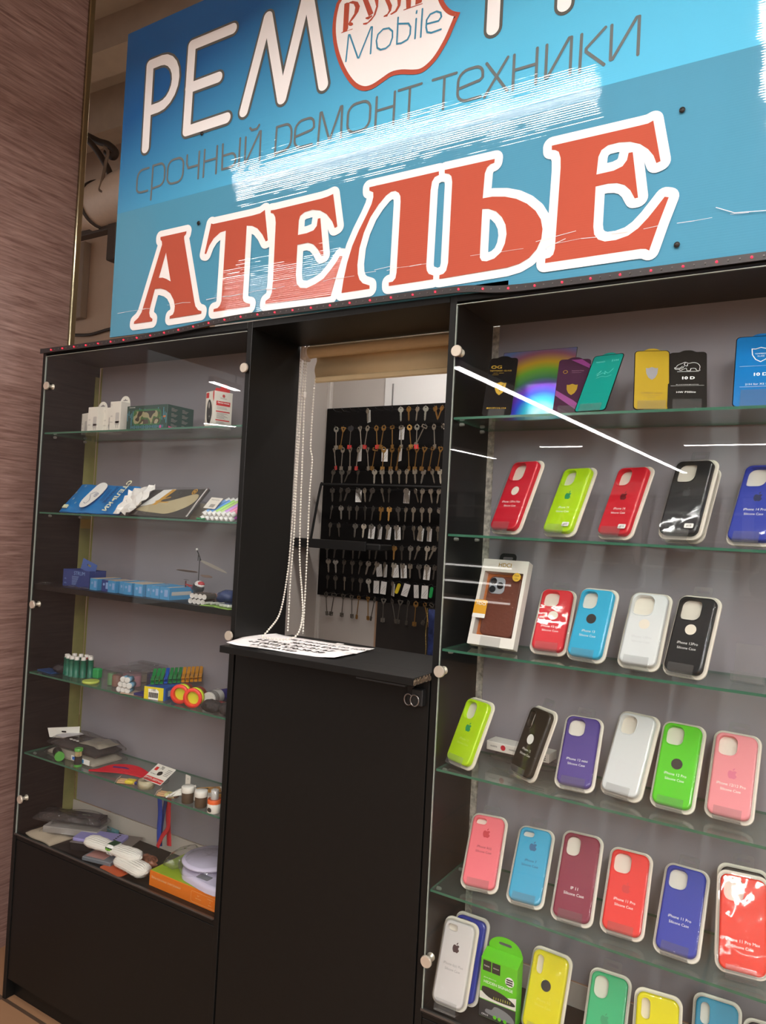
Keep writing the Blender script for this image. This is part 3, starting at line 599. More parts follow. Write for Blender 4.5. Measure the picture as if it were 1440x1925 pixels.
cases = [
 ('r2_red13pm', (1.5368,.0599,1.4925,-22.9,23.7,.0865,.1746), (196,30,48), 'crimson', 'red phone case with cream circle, far left of the second shelf', dict(cut='pro', mark='circle', markc=CI, cap=('iPhone 13Pro Max', 'Silicone Case'), tpos=.60)),
 ('r2_lime14', (1.6412,.0927,1.4925,-22.6,25.0,.0846,.1635), (176,218,12), 'lime', 'lime phone case with green apple emblem and #60 sticker', dict(cut='square', mark='apple', markc=ink('green', (40,150,90)), cap=('iPhone 14', 'Silicone Case'), sticker='#60')),
 ('r2_red14', (1.7553,.0889,1.4925,-24.3,24.5,.0844,.1645), (204,26,44), 'crimson2', 'red phone case with dark apple emblem and #14 sticker', dict(cut='square', mark='apple', markc=ink('dark_red', (110,18,26)), cap=('iPhone 14', 'Silicone Case'), sticker='#14')),
 ('r2_blackb', (1.8795,.104,1.4925,-19.0,24.0,.0835,.1627), (26,26,28), 'black', 'black phone case packed behind the #18 one on the second shelf', dict(cut='pro')),
 ('r2_black', (1.8770,.078,1.4985,-18.5,23.5,.0855,.1700), (26,26,28), 'black', 'black phone case with #18 sticker and wide camera opening', dict(cut='pro', mark='apple', markc=ink('black_grey', (44,44,48)), sticker='#18', tabs=True)),
 ('r2_blue', (1.9974,.0655,1.4925,-19.3,26.5,.0870,.1703), (40,58,160), 'royal_blue', 'royal blue phone case at the right end of the second shelf', dict(cut='pro', mark='apple', markc=ink('navy', (26,34,80)), cap=('iPhone 14 Pro', 'Silicone Case'), tpos=.60)),
 ('r3_red', (1.6352,.0732,1.2505,3.6,34,.0768,.1545), (214,40,52), 'scarlet', 'red mini phone case with cream circle beside the window box', dict(cut='square', mark='circle', markc=CI, cap=('iPhone 13 mini', 'Silicone Case'), tabs=True)),
 ('r3_blue', (1.7170,.0559,1.2505,-9.2,24.8,.0812,.1546), (52,170,210), 'sky', 'sky blue phone case with a black circle on the third shelf', dict(cut='square', mark='circle', markc=KI, cap=('iPhone 13', 'Silicone Case'))),
 ('r3_white', (1.8189,.0455,1.2505,-6.2,29.6,.0801,.1605), (216,218,218), 'white', 'white phone case with a cream circle on the third shelf', dict(cut='pro', mark='circle', markc=CI, cap=('iPhone 13Pro', 'Silicone Case'), capc=ink('pale_grey', (196,196,198)))),
 ('r3_black', (1.9021,.0295,1.2505,-14.4,26.0,.0798,.1596), (28,26,26), 'black', 'black phone case with a cream circle on the third shelf', dict(cut='pro', mark='circle', markc=CI, cap=('iPhone 13Pro', 'Silicone Case'), tabs=True)),
 ('r4_lime', (1.4700,.0360,.9988,-22.8,24.5,.0806,.1481), (170,214,20), 'lime', 'lime phone case with green apple emblem at far left of fourth shelf', dict(cut='square', mark='apple', markc=ink('green', (40,150,90)), cap=('iPhone 12', 'Silicone Case'), capc=ink('pale_lime', (200,226,110)))),
 ('r4_black', (1.6030,.0525,.9988,-34.6,21.6,.0803,.1493), (38,34,28), 'brown_black', 'black phone case with a white circle, turned on the fourth shelf', dict(cut='pillv', mark='circle', markc=WI, mpos=.47, cap=('iPhone 12', 'Silicone Case'), tabs=True)),
 ('r4_purple', (1.7079,.0500,.9988,4,36,.0784,.1545), (72,54,132), 'purple', 'purple phone case on the fourth shelf', dict(cut='square', cap=('iPhone 12 mini', 'Silicone Case'), tpos=.63, tabs=True)),
 ('r4_white', (1.7927,.0662,.9988,-12.0,29.5,.0841,.1705), (226,224,226), 'white', 'plain white phone case on the fourth shelf', dict(cut='square', cap=('iPhone 12', 'Silicone Case'), capc=ink('pale_grey2', (210,210,212)))),
 ('r4_green', (1.8861,.0620,.9988,-4.8,30.5,.0804,.1676), (88,200,34), 'green', 'bright green phone case with a black circle', dict(cut='square', mark='circle', markc=KI, mpos=.50, cap=('iPhone 12 Pro', 'Silicone Case'), tpos=.62)),
 ('r4_pink', (1.9803,.0741,.9988,-3.7,29.7,.0825,.1630), (232,140,148), 'pink', 'pink phone case at the right end of the fourth shelf', dict(cut='square', mark='apple', markc=ink('rose', (220,110,140)), mpos=.50, cap=('iPhone 12/12 Pro', 'Silicone Case'), tpos=.62, tabs=True)),
 ('r5_pink', (1.5197,.0499,.7485,10,37,.0805,.1570), (236,112,122), 'salmon', 'salmon pink phone case with red apple emblem, far left of fifth shelf', dict(cut='pillh', mark='apple', markc=ink('red', (196,40,56)), mpos=.28, cap=('iPhone 6(s)', 'Silicone Case'), capc=ink('wine', (130,30,44)), tpos=.46, tabs=True)),
 ('r5_blue7', (1.6198,.0481,.7485,6,39,.0773,.1580), (52,160,200), 'sky2', 'sky blue phone case with blue apple emblem on the fifth shelf', dict(cut='pillh', mark='apple', markc=ink('mid_blue', (36,96,140)), mpos=.28, cap=('iPhone 7', 'Silicone Case'), capc=ink('deep_blue', (20,60,96)), tpos=.46, tabs=True)),
 ('r5_maroon', (1.7171,.0400,.7485,4,35,.0820,.1710), (130,32,60), 'maroon', 'maroon phone case on the fifth shelf', dict(cut='tall', cap=('IP 11', 'Silicone Case'), tpos=.64, ts=.0080)),
 ('r5_red', (1.8090,.0509,.7485,1.9,34,.0820,.1580), (228,50,46), 'tomato', 'tomato red phone case between the maroon and blue ones', dict(cut='square', mark='apple', markc=ink('tomato_dark', (206,40,42)), mpos=.47, cap=('iPhone 11 Pro', 'Silicone Case'), tpos=.61)),
 ('r5_blue', (1.9070,.0387,.7485,-1.7,38,.0810,.1620), (36,56,164), 'royal_blue', 'royal blue phone case on the fifth shelf', dict(cut='square', cap=('iPhone 11 Pro', 'Silicone Case'), tpos=.60, tabs=True)),
 ('r5_orangeb', (2.010,.075,.7485,6,22,.0870,.1680), (30,28,30), 'black', 'black phone case hidden behind the orange red one', dict(cut='square', tabs=True)),
 ('r5_orange', (2.0135,.0500,.7500,7.5,21.5,.0860,.1642), (228,58,42), 'orange_red', 'orange red phone case at the right end of the fifth shelf', dict(cut='square', cap=('iPhone 11 Pro Max', 'Silicone Case'), tpos=.67)),
 ('r6_blueb', (1.486,.060,.5050,-1,19,.0800,.1690), (38,52,140), 'royal_blue', 'blue phone case tucked behind the white one on the bottom deck', dict(cut='square')),
 ('r6_white', (1.4745,.0302,.5050,.7,20.0,.0796,.1676), (214,208,206), 'off_white', 'white phone case with a dark apple emblem on the bottom deck', dict(cut='pillh', mark='apple', markc=ink('mauve_black', (70,48,50)), mpos=.33, cap=('iPhone 6(s) Plus', 'Silicone Case'), capc=ink('grey', (150,146,146)), tpos=.52)),
 ('r6_yellow', (1.6614,.0600,.5050,-3.0,22.5,.0844,.1530), (224,212,20), 'yellow', 'yellow phone case beside the bright green carton', dict(cut='pillv', mark='circle', markc=KI, mpos=.42, cap=('iPhone XS', 'Silicone Case'), capc=ink('pale_yellow', (232,222,90)), tpos=.60)),
 ('r6_green', (1.7836,.0418,.5050,2.6,31.1,.0803,.1588), (56,176,118), 'mint', 'mint green phone case on the bottom deck', dict(cut='tall', mark='apple', markc=ink('mint_dark', (44,150,100)), mpos=.52, tabs=True)),
 ('r6_yellow2', (1.8803,.0342,.5050,6.3,20.7,.0847,.1593), (224,208,24), 'yellow', 'yellow phone case between the mint green and turquoise ones', dict(cut='pillv', mark='circle', markc=KI, mpos=.42)),
 ('r6_blue', (1.9730,.0723,.5050,3.1,27.1,.0829,.1627), (34,140,176), 'turquoise', 'turquoise phone case on the bottom deck', dict(cut='pillv', mark='apple', markc=ink('petrol', (24,90,110)), mpos=.42)),
 ('r6_dark', (2.0600,.0600,.5050,6,32,.0780,.1560), (40,46,56), 'slate', 'dark slate phone case at the right end of the bottom deck', dict(cut='tall')),
]
for key, pose, rgb, cn, lb, kw in cases:
    r, M = phone_case(key, pose, rgb, cn, lb, **kw)
    if key in ('r2_blackb', 'r5_orangeb', 'r6_blueb'): continue
    dd_ = .034 if key in ('r2_black',) else .0165
    if key in ('r2_black', 'r5_orange', 'r6_white'): continue
    lb2 = lb.split(' on the ')[0].split(', ')[0].split(' at the ')[0].split(' at far')[0]
    row = {'r2': 'second shelf', 'r3': 'third shelf', 'r4': 'fourth shelf', 'r5': 'fifth shelf', 'r6': 'bottom deck'}[key[:2]]
    ws = ('clear stand on %s holding the ' % row + lb2).split()[:16]
    stand(M, .046, ' '.join(ws))
for kk, sp, lb in (('a', (1.8790, .070, 1.4925, -18.5, 23.7), 'clear stand holding the pair of black phone cases on the second shelf'), ('b', (2.0120, .045, .7485, 7, 21.8), 'clear stand holding the orange red phone case at right end'), ('c', (1.4770, .024, .5050, 0, 19.5), 'clear stand holding the white and blue cases on the bottom deck')):
    M = frame(sp[0], sp[1], sp[2]+.001, sp[3], sp[4]); b = MB(); hw = .024
    b.box(-hw, hw, -.0025, -.0012, -.03, .0215); b.box(-hw, hw, -.0025, .020, .0205, .0220); o = b.build('display_stand', ACRYL); o.matrix_world = M; tag(o, lb, 'stand', 'clear acrylic display stands')
stand(frame(2.0035, .078, 1.2500, -6, 18), .052, 'empty clear acrylic stand at the right end of the third shelf', h=.072, lip=.016, d=.02)

# window box with a leather case
M = frame(1.5148, .0593, 1.2575, -3.7, 18.8)
bx = thing('window_box', 'white window box with a brown leather phone case inside', 'boxed phone case', M)
w, h, D = .108, .192, .022; CARD = mat('white_card', (226, 220, 212), .5)
b = MB(); plate(b, rrect(w, h, .001, 1, 0, h/2), -D, 0, [rrect(w-.016, h-.050, .001, 1, 0, h/2-.003)]); b.build('box_shell', CARD, bx)
MB().box(-w/2+.002, w/2-.002, .012, h-.012, -D-.0005, -D+.002).build('orange_inlay', mat('orange_card', (206, 116, 52), .5), bx)
b = MB(); plate(b, rrect(.076, .132, .012, 6, .004, h/2-.006), -D+.002, -.006, bev=.003); lc = b.build('leather_case', mat('brown_leather', (112, 56, 40), .5, bump=.5, nscale=150), bx)
b = MB(); plate(b, rrect(.036, .037, .010, 6, -.012, h/2+.038), -.0058, -.004, bev=.0008); cb = b.build('camera_plate', mat('silver_blue_plate', (176, 180, 188), .3), lc)
for px, py in ((-.021, .047), (-.021, .029), (-.004, .038)):
    b = MB().lathe([(.0075, -.004), (.0075, -.0022), (.006, -.0018), (.0001, -.002)], (px, h/2+py, 0), 'z', 18); b.build('camera_lens', mat('black_lens', (18, 20, 26), .08), cb)
MB().box(-w/2+.007, w/2-.007, .022, h-.026, -.0012, -.0006).build('window_film', clear('window_film', (.98, .98, .98), .04, .06, bump=.8, bscale=28), bx)
b = MB(); text(b, 'HDCI', .013, 0, h-.0125, .0003, bold=.01); b.build('brand_print', GOLDI, bx)
b = MB(); plate(b, rrect(.030, .040, .004, 4, -w/2+.015, .078), .0004, .0012); lb_ = b.build('front_label', mat('amber_label', (222, 160, 44), .4), bx)
b = MB(); plate(b, rrect(.030, .009, .001, 2, -w/2+.015, .0625), .0013, .0016); text(b, 'HDCI', .0095, -w/2+.016, .089, .0016, bold=.012); b.build('label_print', WI, lb_)
b = MB(); plate(b, circ(.032, h-.037, .0095), .0004, .0009); st = b.build('round_sticker', mat('yellow_sticker', (222, 178, 60), .4), bx)
b = MB(); text(b, 'New', .0055, .032, h-.034, .0012); text(b, '12m', .0055, .032, h-.041, .0012); b.build('sticker_print', KI, st)
b = MB(); plate(b, rrect(.040, .026, .009, 5, -.006, h+.008), -D+.002, -D+.003, [rrect(.024, .006, .0028, 3, -.006, h+.010)]); b.build('hang_tab', BLACKM, bx)
stand(M @ Matrix.Translation((0, -.0008, -D)), .046, 'clear stand holding the window box on the third shelf', d=D+.002)

# bright green carton
M = frame(1.5725, .052, .5035, -1, 0); cx = thing('gadget_carton', 'bright green hanging carton with a black gadget printed on it', 'carton', M)
w, h, D = .079, .118, .030; LG = mat('lime_green_card', (98, 196, 30), .4)
MB().box(-w/2, w/2, 0, h, -D, 0, b=.0006).build('carton_body', LG, cx)
b = MB(); O = [(-w/2+.004, h-.002), (w/2, h-.002)]+[(w/2-.001, h+.012)]+[(w/2*cos(t)*.93, h+.012+.026*sin(t)) for t in [pi*i/16 for i in range(1, 16)]]+[(-w/2+.004, h+.010)]
plate(b, O, -D, -D+.001, [rrect(.028, .006, .0029, 3, 0, h+.024)]); b.build('hang_tab', LG, cx)
b = MB(); b.add([(-w/2, h, 0), (w/2, h, 0), (w/2, h+.010, -D+.002), (-w/2, h+.010, -D+.002)], [(0, 1, 2, 3)]); b.add([(w/2, h, 0), (w/2, h, -D), (w/2, h+.010, -D+.002)], [(0, 1, 2)]); b.build('top_flap', LG, cx)
b = MB()
for q, tx in ((-.026, 'hoco.'), (-.006, 'PREMIUM')): decal(b, rrect(.018, .021, .0005, 1, q, h-.014), .0002)
lg = b.build('black_squares', KI, cx)
b = MB(); text(b, 'hoco.', .0055, -.026, h-.014, .0008); text(b, 'PREMIUM', .003, -.006, h-.014, .0008); text(b, 'HIDDEN SIGNAGE', .0078, .0, h-.046, .0008, bold=.008); text(b, 'phone plate in car', .0038, -.018, h-.037, .0008); decal(b, circ(.024, h-.030, .0095), .0002)
b.build('white_print', WI, cx)
b = MB()
for q in range(3): decal(b, rrect(.014, .0028, .0008, 2, .024, h-.0255-.0045*q), .0010)
b.build('grey_icon', KI, cx)
b = MB(); plate(b, [(-w/2, .036), (w/2, .037), (w/2, .061), (.018, .055), (-w/2, .050)], .0001, .0004); b.build('white_band', CARD, cx)
b = MB(); plate(b, smooth([(-.035, .056), (-.030, .062), (.006, .060), (.034, .050), (.033, .043), (-.012, .042), (-.033, .050)], 4), .0005, .0009); dv = b.build('printed_device', KI, cx)
b = MB()
for q in range(8): decal(b, rrect(.0016, .005, .0003, 1, -.008+.005*q, .0455+.0004*q), .0011)
b.build('printed_digits', ink('dull_yellow', (170, 176, 60)), dv)
b = MB(); decal(b, [(-w/2, .001), (w/2, .001), (w/2, .0355), (-w/2, .0345)], .0002); dk = b.build('dark_band', mat('print_dark_grey', (52, 52, 54), .4), cx)
b = MB(); decal(b, smooth([(-.024, .018), (-.012, .020), (-.004, .029), (.018, .027), (.034, .019), (.033, .009), (-.02, .010)], 4), .0006); b.build('printed_car', mat('print_mid_grey', (130, 130, 132), .4), dk)
b = MB()
for q in (-.004, .006, .018): decal(b, circ(q, .008, .0038, 14), .0011)
b.build('printed_dots', LG, dk)
b = MB(); text(b, 'CPH19', .005, -.026, .006, .0008); b.build('code_print', WI, dk)

# small things lying behind the cases on the fourth shelf
o = thing('flat_gift_box', 'small white box with a red dot lying behind the turned black case', 'box', up(1.560, .150, 1.021, -4))
MB().box(-.070, .075, -.022, .022, 0, .019, b=.0008).build('carton_body', CARD, o)
b = MB(); decal(b, circ(-.030, .010, .0058), .0, M=Matrix.Translation((0, -.0222, 0)) @ FRONT); b.build('red_dot', ink('red', (196, 40, 56)), o)
b = MB(); decal(b, circ(.012, .010, .0058), 0, M=Matrix.Translation((0, -.0222, 0)) @ FRONT); text(b, 'mobile', .006, -.052, .010, .0003, M=Matrix.Translation((0, -.0222, 0)) @ FRONT); text(b, 'mobile', .006, -.008, .010, .0003, M=Matrix.Translation((0, -.0222, 0)) @ FRONT)
for q in range(3): b.box(.036, .068, -.0224, -.0221, .0045+.004*q, .006+.004*q)
b.build('dark_print', KI, o)
def lump(mb, a, b_, c, seed=1, n=18, k=12, cx=0, cy=0, amp=.14):
    R = random.Random(seed); ph = [R.random()*6 for _ in range(8)]; vs = []
    for i in range(k+1):
        u = pi*i/k
        for j in range(n):
            t = 2*pi*j/n; q = 1+amp*(sin(3*t+ph[0]+2*u)+.7*sin(5*t+ph[1]-3*u)+.5*sin(9*t+ph[2]+5*u))*sin(u)
            z = -cos(u)*c*(1+amp*.6*sin(4*t+ph[3])); vs.append((cx+a*sin(u)**.7*cos(t)*q, cy+b_*sin(u)**.7*sin(t)*q, max(0, z+c)))
    return mb.add(vs, [(i*n+j, i*n+(j+1) % n, (i+1)*n+(j+1) % n, (i+1)*n+j) for i in range(k) for j in range(n)], 0, True)
b = MB(); lump(b, .070, .030, .0105, 4, 26, 10); o = b.build('crumpled_bag', FILM); o.location = (1.575, .150, .9965); tag(o, 'crumpled clear plastic bag under the small white box', 'plastic bag')
o = MB().box(-.035, .035, -.012, .012, 0, .02, b=.002).build('blue_packet', mat('navy_packet', (44, 54, 96), .4)); o.matrix_world = up(1.690, .150, .997, 8); tag(o, 'small navy blue packet behind the purple phone case', 'packet')

# ---------------------------------------------------------------- top shelf: tempered glass sheets
ZS = 1.7385
def sheet(pose, name, rgb, label, rough=.12, r=.008, bump=0, border=None, tab=True, grad=None):
    x, y, z, yaw, lean, w, h = pose; M = frame(x, y, ZS+.0022, yaw, lean); o = thing('screen_protector', label, 'screen protector', M, 'screen protectors on the top shelf')
    O = rrect(w, h, r, 5, 0, h/2)
    m = grad or mat(name, rgb, rough, spec=.6)
    b = MB(); plate(b, O, 0, .0012); b.build('glass_sheet', mat('black_glass_border', (14, 14, 16), .08) if border is not None else m, o)
    if border is not None: b = MB(); plate(b, rrect(w-.003, h-.003, r-.001, 5, 0, h/2), .0012, .0014); b.build('film_face', m, o)
    if tab:
        b = MB(); plate(b, smooth([(-.020, h-.004), (-.014, h+.001), (-.006, h+.005), (.006, h+.005), (.014, h+.001), (.020, h-.004)], 4), .0002, .0010); b.build('pull_tab', m, o)
    return o, w, h, M
def prn(o, f, m, name='print', z=.0017):
    b = MB(); f(b, z); b.build(name, m, o)
SHIELD = [(-.5, .42), (-.3, .40), (0, .5), (.3, .40), (.5, .42), (.46, 0), (.28, -.32), (0, -.5), (-.28, -.32), (-.46, 0)]
o, w, h, M = sheet((1.5150, .034, 0, 12.8, 27.3, .0610, .1570), 'black_gloss_film', (20, 20, 22), 'black screen protector with gold lettering at the left end of top shelf')
prn(o, lambda b, z: (text(b, 'OG', .012, -.014, h-.026, z, bold=.02, sx=1.3), text(b, 'TEMPERED GLASS', .0055, -.004, h-.036, z, sx=1.1), text(b, 'ceramic  titanium', .0032, -.008, h-.042, z), text(b, 'protection', .0032, -.014, h-.0465, z),
     decal(b, [(p*.024, h*.46+q*.036) for p, q in SHIELD], z), text(b, '8H/13P/13/6.1/14', .0058, -.002, .020, z)), GOLDI)
prn(o, lambda b, z: decal(b, [(p*.016, h*.47+q*.022) for p, q in [(-.5, .5), (0, .1), (.5, .5), (.15, -.1), (0, -.5), (-.15, -.1)]], z), ink('black', (20, 20, 22)), 'shield_detail', .0021)
stand(M, .034, 'clear stand holding the gold lettered black screen protector', h=.13, lip=.016, d=.0035)
# holographic card
def holo():
    M = mat('holographic_foil', (200, 200, 210), .3, metal=.35); nt = M.node_tree; N = nt.nodes; L = nt.links; b = N['Principled BSDF']
    tc = N.new('ShaderNodeTexCoord'); s = N.new('ShaderNodeSeparateXYZ'); L.new(tc.outputs['Reflection'], s.inputs[0]); ob = N.new('ShaderNodeSeparateXYZ'); L.new(tc.outputs['Object'], ob.inputs[0])
    ds = N.new('ShaderNodeVectorMath'); ds.operation = 'DISTANCE'; L.new(tc.outputs['Object'], ds.inputs[0]); ds.inputs[1].default_value = (.028, .012, 0)
    a = N.new('ShaderNodeMath'); a.operation = 'MULTIPLY_ADD'; a.inputs[1].default_value = 6.2; L.new(ds.outputs['Value'], a.inputs[0])
    q = N.new('ShaderNodeMath'); q.operation = 'MULTIPLY'; q.inputs[1].default_value = .9; L.new(s.outputs[0], q.inputs[0]); L.new(q.outputs[0], a.inputs[2])
    f = N.new('ShaderNodeMath'); f.operation = 'ADD'; f.inputs[1].default_value = .2; L.new(a.outputs[0], f.inputs[0])
    fr = N.new('ShaderNodeMath'); fr.operation = 'PINGPONG'; fr.inputs[1].default_value = 1; L.new(f.outputs[0], fr.inputs[0])
    r = N.new('ShaderNodeValToRGB'); e = r.color_ramp.elements; e[0].color = (*srgb((190, 240, 250)), 1); e[0].position = 0
    for p, c in ((.14, (60, 210, 240)), (.26, (60, 90, 240)), (.36, (120, 60, 200)), (.48, (70, 130, 90)), (.60, (110, 170, 60)), (.72, (200, 160, 40)), (.86, (150, 90, 110))): k = e.new(p); k.color = (*srgb(c), 1)
    e[-1].color = (*srgb((90, 120, 170)), 1); L.new(fr.outputs[0], r.inputs[0]); L.new(r.outputs[0], b.inputs['Base Color']); return M
M = frame(1.5620, .100, ZS+.002, 0, 17.5); o = thing('holographic_card', 'rainbow holographic card standing behind the leftmost screen protector', 'card', M)
b = MB(); plate(b, rrect(.168, .172, .001, 1, 0, .086), 0, .0008); b.build('card_sheet', BLACKM, o); b = MB(); plate(b, rrect(.166, .170, .001, 1, 0, .086), .0009, .0012); b.build('foil_face', holo(), o)
o, w, h, M = sheet((1.6680, .040, 0, 10.8, 30.2, .0650, .1470), 'dark_purple_film', (66, 38, 58), 'dark purple screen protector with a gold shield')
prn(o, lambda b, z: (decal(b, [(-.008, h-.002), (w/2-.002, h-.026), (w/2-.001, h-.016), (.014, h-.001)], z), decal(b, [(-w/2+.001, .048), (-w/2+.001, .062), (.006, .034), (w/2-.002, .010), (w/2-.012, .003)], z)), ink('magenta', (132, 52, 120)), 'magenta_stripes', .0013)
prn(o, lambda b, z: (decal(b, [(p*.022, h*.43+q*.030) for p, q in SHIELD], z), stroke(b, circ(-.017, h-.036, .0042, 16), .0012, z, closed=True, n=4)), GOLDI, 'gold_shield')
prn(o, lambda b, z: (text(b, 'Diamond Glass', .0040, .008, h-.033, z), text(b, 'tempered screen', .0028, .006, h-.038, z)), ink('pink_grey', (150, 110, 130)), 'small_print')
stand(M, .046, 'clear stand holding the dark purple screen protector', h=.05, lip=.018, d=.0035)
o, w, h, M = sheet((1.7140, .022, 0, -8.4, 33.0, .0640, .1540), 'teal_film', (22, 140, 128), 'teal screen protector leaning between purple and gold ones', border=1, r=.007)
prn(o, lambda b, z: (text(b, 'NANO', .0062, -.013, h-.020, z), text(b, '21H', .0072, .017, h-.019, z, sx=1.2), stroke(b, smooth([(-.012, .098), (-.004, .108), (-.010, .094), (.0, .102), (.006, .098), (.004, .106), (.012, .100), (.020, .112)], 4, False), .0008, z, n=3), stroke(b, smooth([(-.010, .088), (.0, .092), (.010, .090), (.020, .094)], 4, False), .0006, z, n=3)), ink('light_teal', (110, 196, 186)), 'pale_script')
stand(M, .044, 'clear stand holding the teal screen protector', h=.05, lip=.018, d=.0035)
o, w, h, M = sheet((1.8270, .032, 0, 14, 28.1, .0650, .1460), 'gold_film', (176, 146, 44), 'gold screen protector with a silver shield', border=1)
prn(o, lambda b, z: decal(b, [(p*.022, h*.60+q*.032) for p, q in SHIELD], z), ink('silver', (150, 146, 150), .3, metal=.5), 'silver_shield')
prn(o, lambda b, z: (text(b, 'TEMPERED GLASS', .0052, 0, h*.27, z), text(b, 'Top anti-broken glass film', .0030, 0, h*.23, z), text(b, 'protection', .0030, 0, h*.20, z)), ink('dark_gold', (130, 104, 40)), 'small_print')
stand(M, .050, 'clear stand holding the gold screen protector', h=.05, lip=.020, d=.0035)
o, w, h, M = sheet((1.8880, .040, 0, 10.8, 32.0, .0680, .1470), 'charcoal_film', (40, 38, 36), 'charcoal screen protector with a white mammoth drawing')
mam = [[(-.020, .108), (-.016, .113), (-.010, .116), (-.004, .119), (.002, .116), (.010, .118), (.018, .115), (.022, .107), (.021, .100), (.022, .097), (.016, .097), (.014, .102), (.006, .102), (.005, .097), (-.001, .097), (-.002, .103), (-.007, .101), (-.012, .098), (-.016, .101), (-.021, .101), (-.023, .105), (-.020, .106)], [(-.021, .104), (-.014, .104), (-.009, .109)], [(-.015, .102), (-.010, .1035), (-.006, .108)], [(-.004, .118), (-.006, .112), (-.001, .109), (0, .114)], [(-.018, .0945), (.020, .0945)]]
prn(o, lambda b, z: ([stroke(b, smooth(l, 3, False), .0008, z, n=3) for l in mam], text(b, '10 D', .0095, .001, .078, z, bold=.035, sx=1.25), text(b, '3D curved tempered glass technology', .0026, 0, .0615, z), stroke(b, [(-.029, .058), (.029, .058)], .0004, z, n=3), text(b, 'HW P30lite', .0062, -.002, .042, z, sx=1.15)), WI, 'white_print')
stand(M, .050, 'clear stand holding the charcoal screen protector', h=.05, lip=.022, d=.0035)
o, w, h, M = sheet((2.0060, .040, 0, 3.8, 27.9, .0851, .1642), 'azure_film', (20, 112, 178), 'azure blue screen protector with a silver shield outline', border=1)
prn(o, lambda b, z: (stroke(b, [(p*.030, h*.72+q*.034) for p, q in SHIELD], .0016, z, n=4, closed=True), text(b, 'TEMPERED', .0042, 0, h*.735, z), text(b, 'GLASS', .0042, 0, h*.70, z), text(b, '10 D', .0095, 0, h*.44, z, bold=.035, sx=1.25), text(b, '21H for XS MAX', .0058, 0, h*.305, z, sx=1.15), stroke(b, [(-.032, h*.27), (.032, h*.27)], .0004, z, n=3), stroke(b, [(-.034, h*.56), (.034, h*.56)], .0003, z, n=3)), WI, 'white_print')
stand(M, .060, 'clear stand holding the azure blue screen protector', h=.05, lip=.036, d=.0035)
# ---------------------------------------------------------------- service window: blind, chains, kiosk inside
lamp(.75, .72, 1.35, .72, 2.46, 'lamp hanging inside the kiosk above the key board', .9, .09)
BL = thing('roller_blind', 'beige roller blind pulled up in the service window', 'blind', (.872, .212, 1.969))
FAB = mat('beige_blind_fabric', (206, 186, 146), .8, noise=.03, nscale=40)
MB().tube([(.006, 0, 0), (.525, 0, 0)], .0165, 24).build('fabric_roll', FAB, BL)
b = MB(); N_ = 14; vs = []
for i in range(N_+1):
    z = -.004-.062*i/N_; yy = .0155+.004*sin(i*.5)
    vs += [(.020, yy, z), (.520, yy, z), (.520, yy+.0012, z), (.020, yy+.0012, z)]
b.add(vs, [(i*4+j, i*4+(j+1) % 4, i*4+4+(j+1) % 4, i*4+4+j) for i in range(N_) for j in range(4)], 0, True); b.build('hanging_fabric', FAB, BL)
MB().box(.019, .521, .0135, .0225, -.082, -.066, b=.003).build('bottom_bar', FAB, BL)
MB().box(0, .538, -.004, .010, .0145, .0178).build('mounting_rail', WHITE, BL)
MB().box(-.010, .003, -.020, .020, -.022, .016, b=.004).lathe([(.019, .003), (.019, .010), (.012, .012)], (0, 0, 0), 'x', 20).build('bracket', mat('white_bracket', (206, 198, 188), .4), BL)
def chain(pts, label, r=.0029, sp=.0080):
    P = [Vector(p) for p in smooth([tuple(at(x, y, 'y', d)) for x, y, d in pts], 10, False)]; b = MB(); acc = 0; base = P[0]
    P = [p-base for p in P]; P = [Vector((p.x, p.y, max(p.z, CT+.0052-base.z))) for p in P]
    b.tube(P, .0007, 4)
    for i in range(len(P)-1):
        d = (P[i+1]-P[i]).length
        while acc < d: b.sphere(P[i].lerp(P[i+1], acc/d), r, 6); acc += sp
        acc -= d
    o = b.build('bead_chain', mat('white_beads', (226, 220, 208), .35)); o.location = base; return tag(o, label, 'bead chain', 'bead chains of the blind')
chain([(567, 662, .205), (560, 800, .205), (553, 933, .20), (548, 1000, .19), (541, 1075, .17), (527, 1150, .10), (505, 1184, .04), (492, 1197, .02)], 'leftmost bead chain strand reaching down to the paper notice')
chain([(574, 662, .20), (564, 800, .20), (557, 911, .19), (553, 1000, .18), (546, 1090, .17), (541, 1188, .17)], 'second bead chain strand from the left in the service window')
chain([(577, 668, .21), (573, 738, .21), (568, 878, .205), (564.5, 975, .19), (563.5, 1051, .17), (568, 1118, .12), (569, 1155, .09), (562, 1188, .05), (545, 1201, .025), (515, 1201, .015), (493, 1198, .018)], 'bead chain strand with the connector, looping onto the paper notice')
chain([(592, 714, .225), (588, 767, .225), (584, 840, .22), (587, 865, .22), (582, 930, .21), (578, 1029, .20), (573, 1129, .18), (569.5, 1192, .17)], 'wavy rightmost bead chain strand under the blind edge')
p = at(573, 742, 'y', .2085); o = MB().box(-.004, .004, -.004, .004, -.008, .008, b=.002).build('chain_connector', WHITE); o.location = p; tag(o, 'small white connector clipped on the bead chain', 'connector')

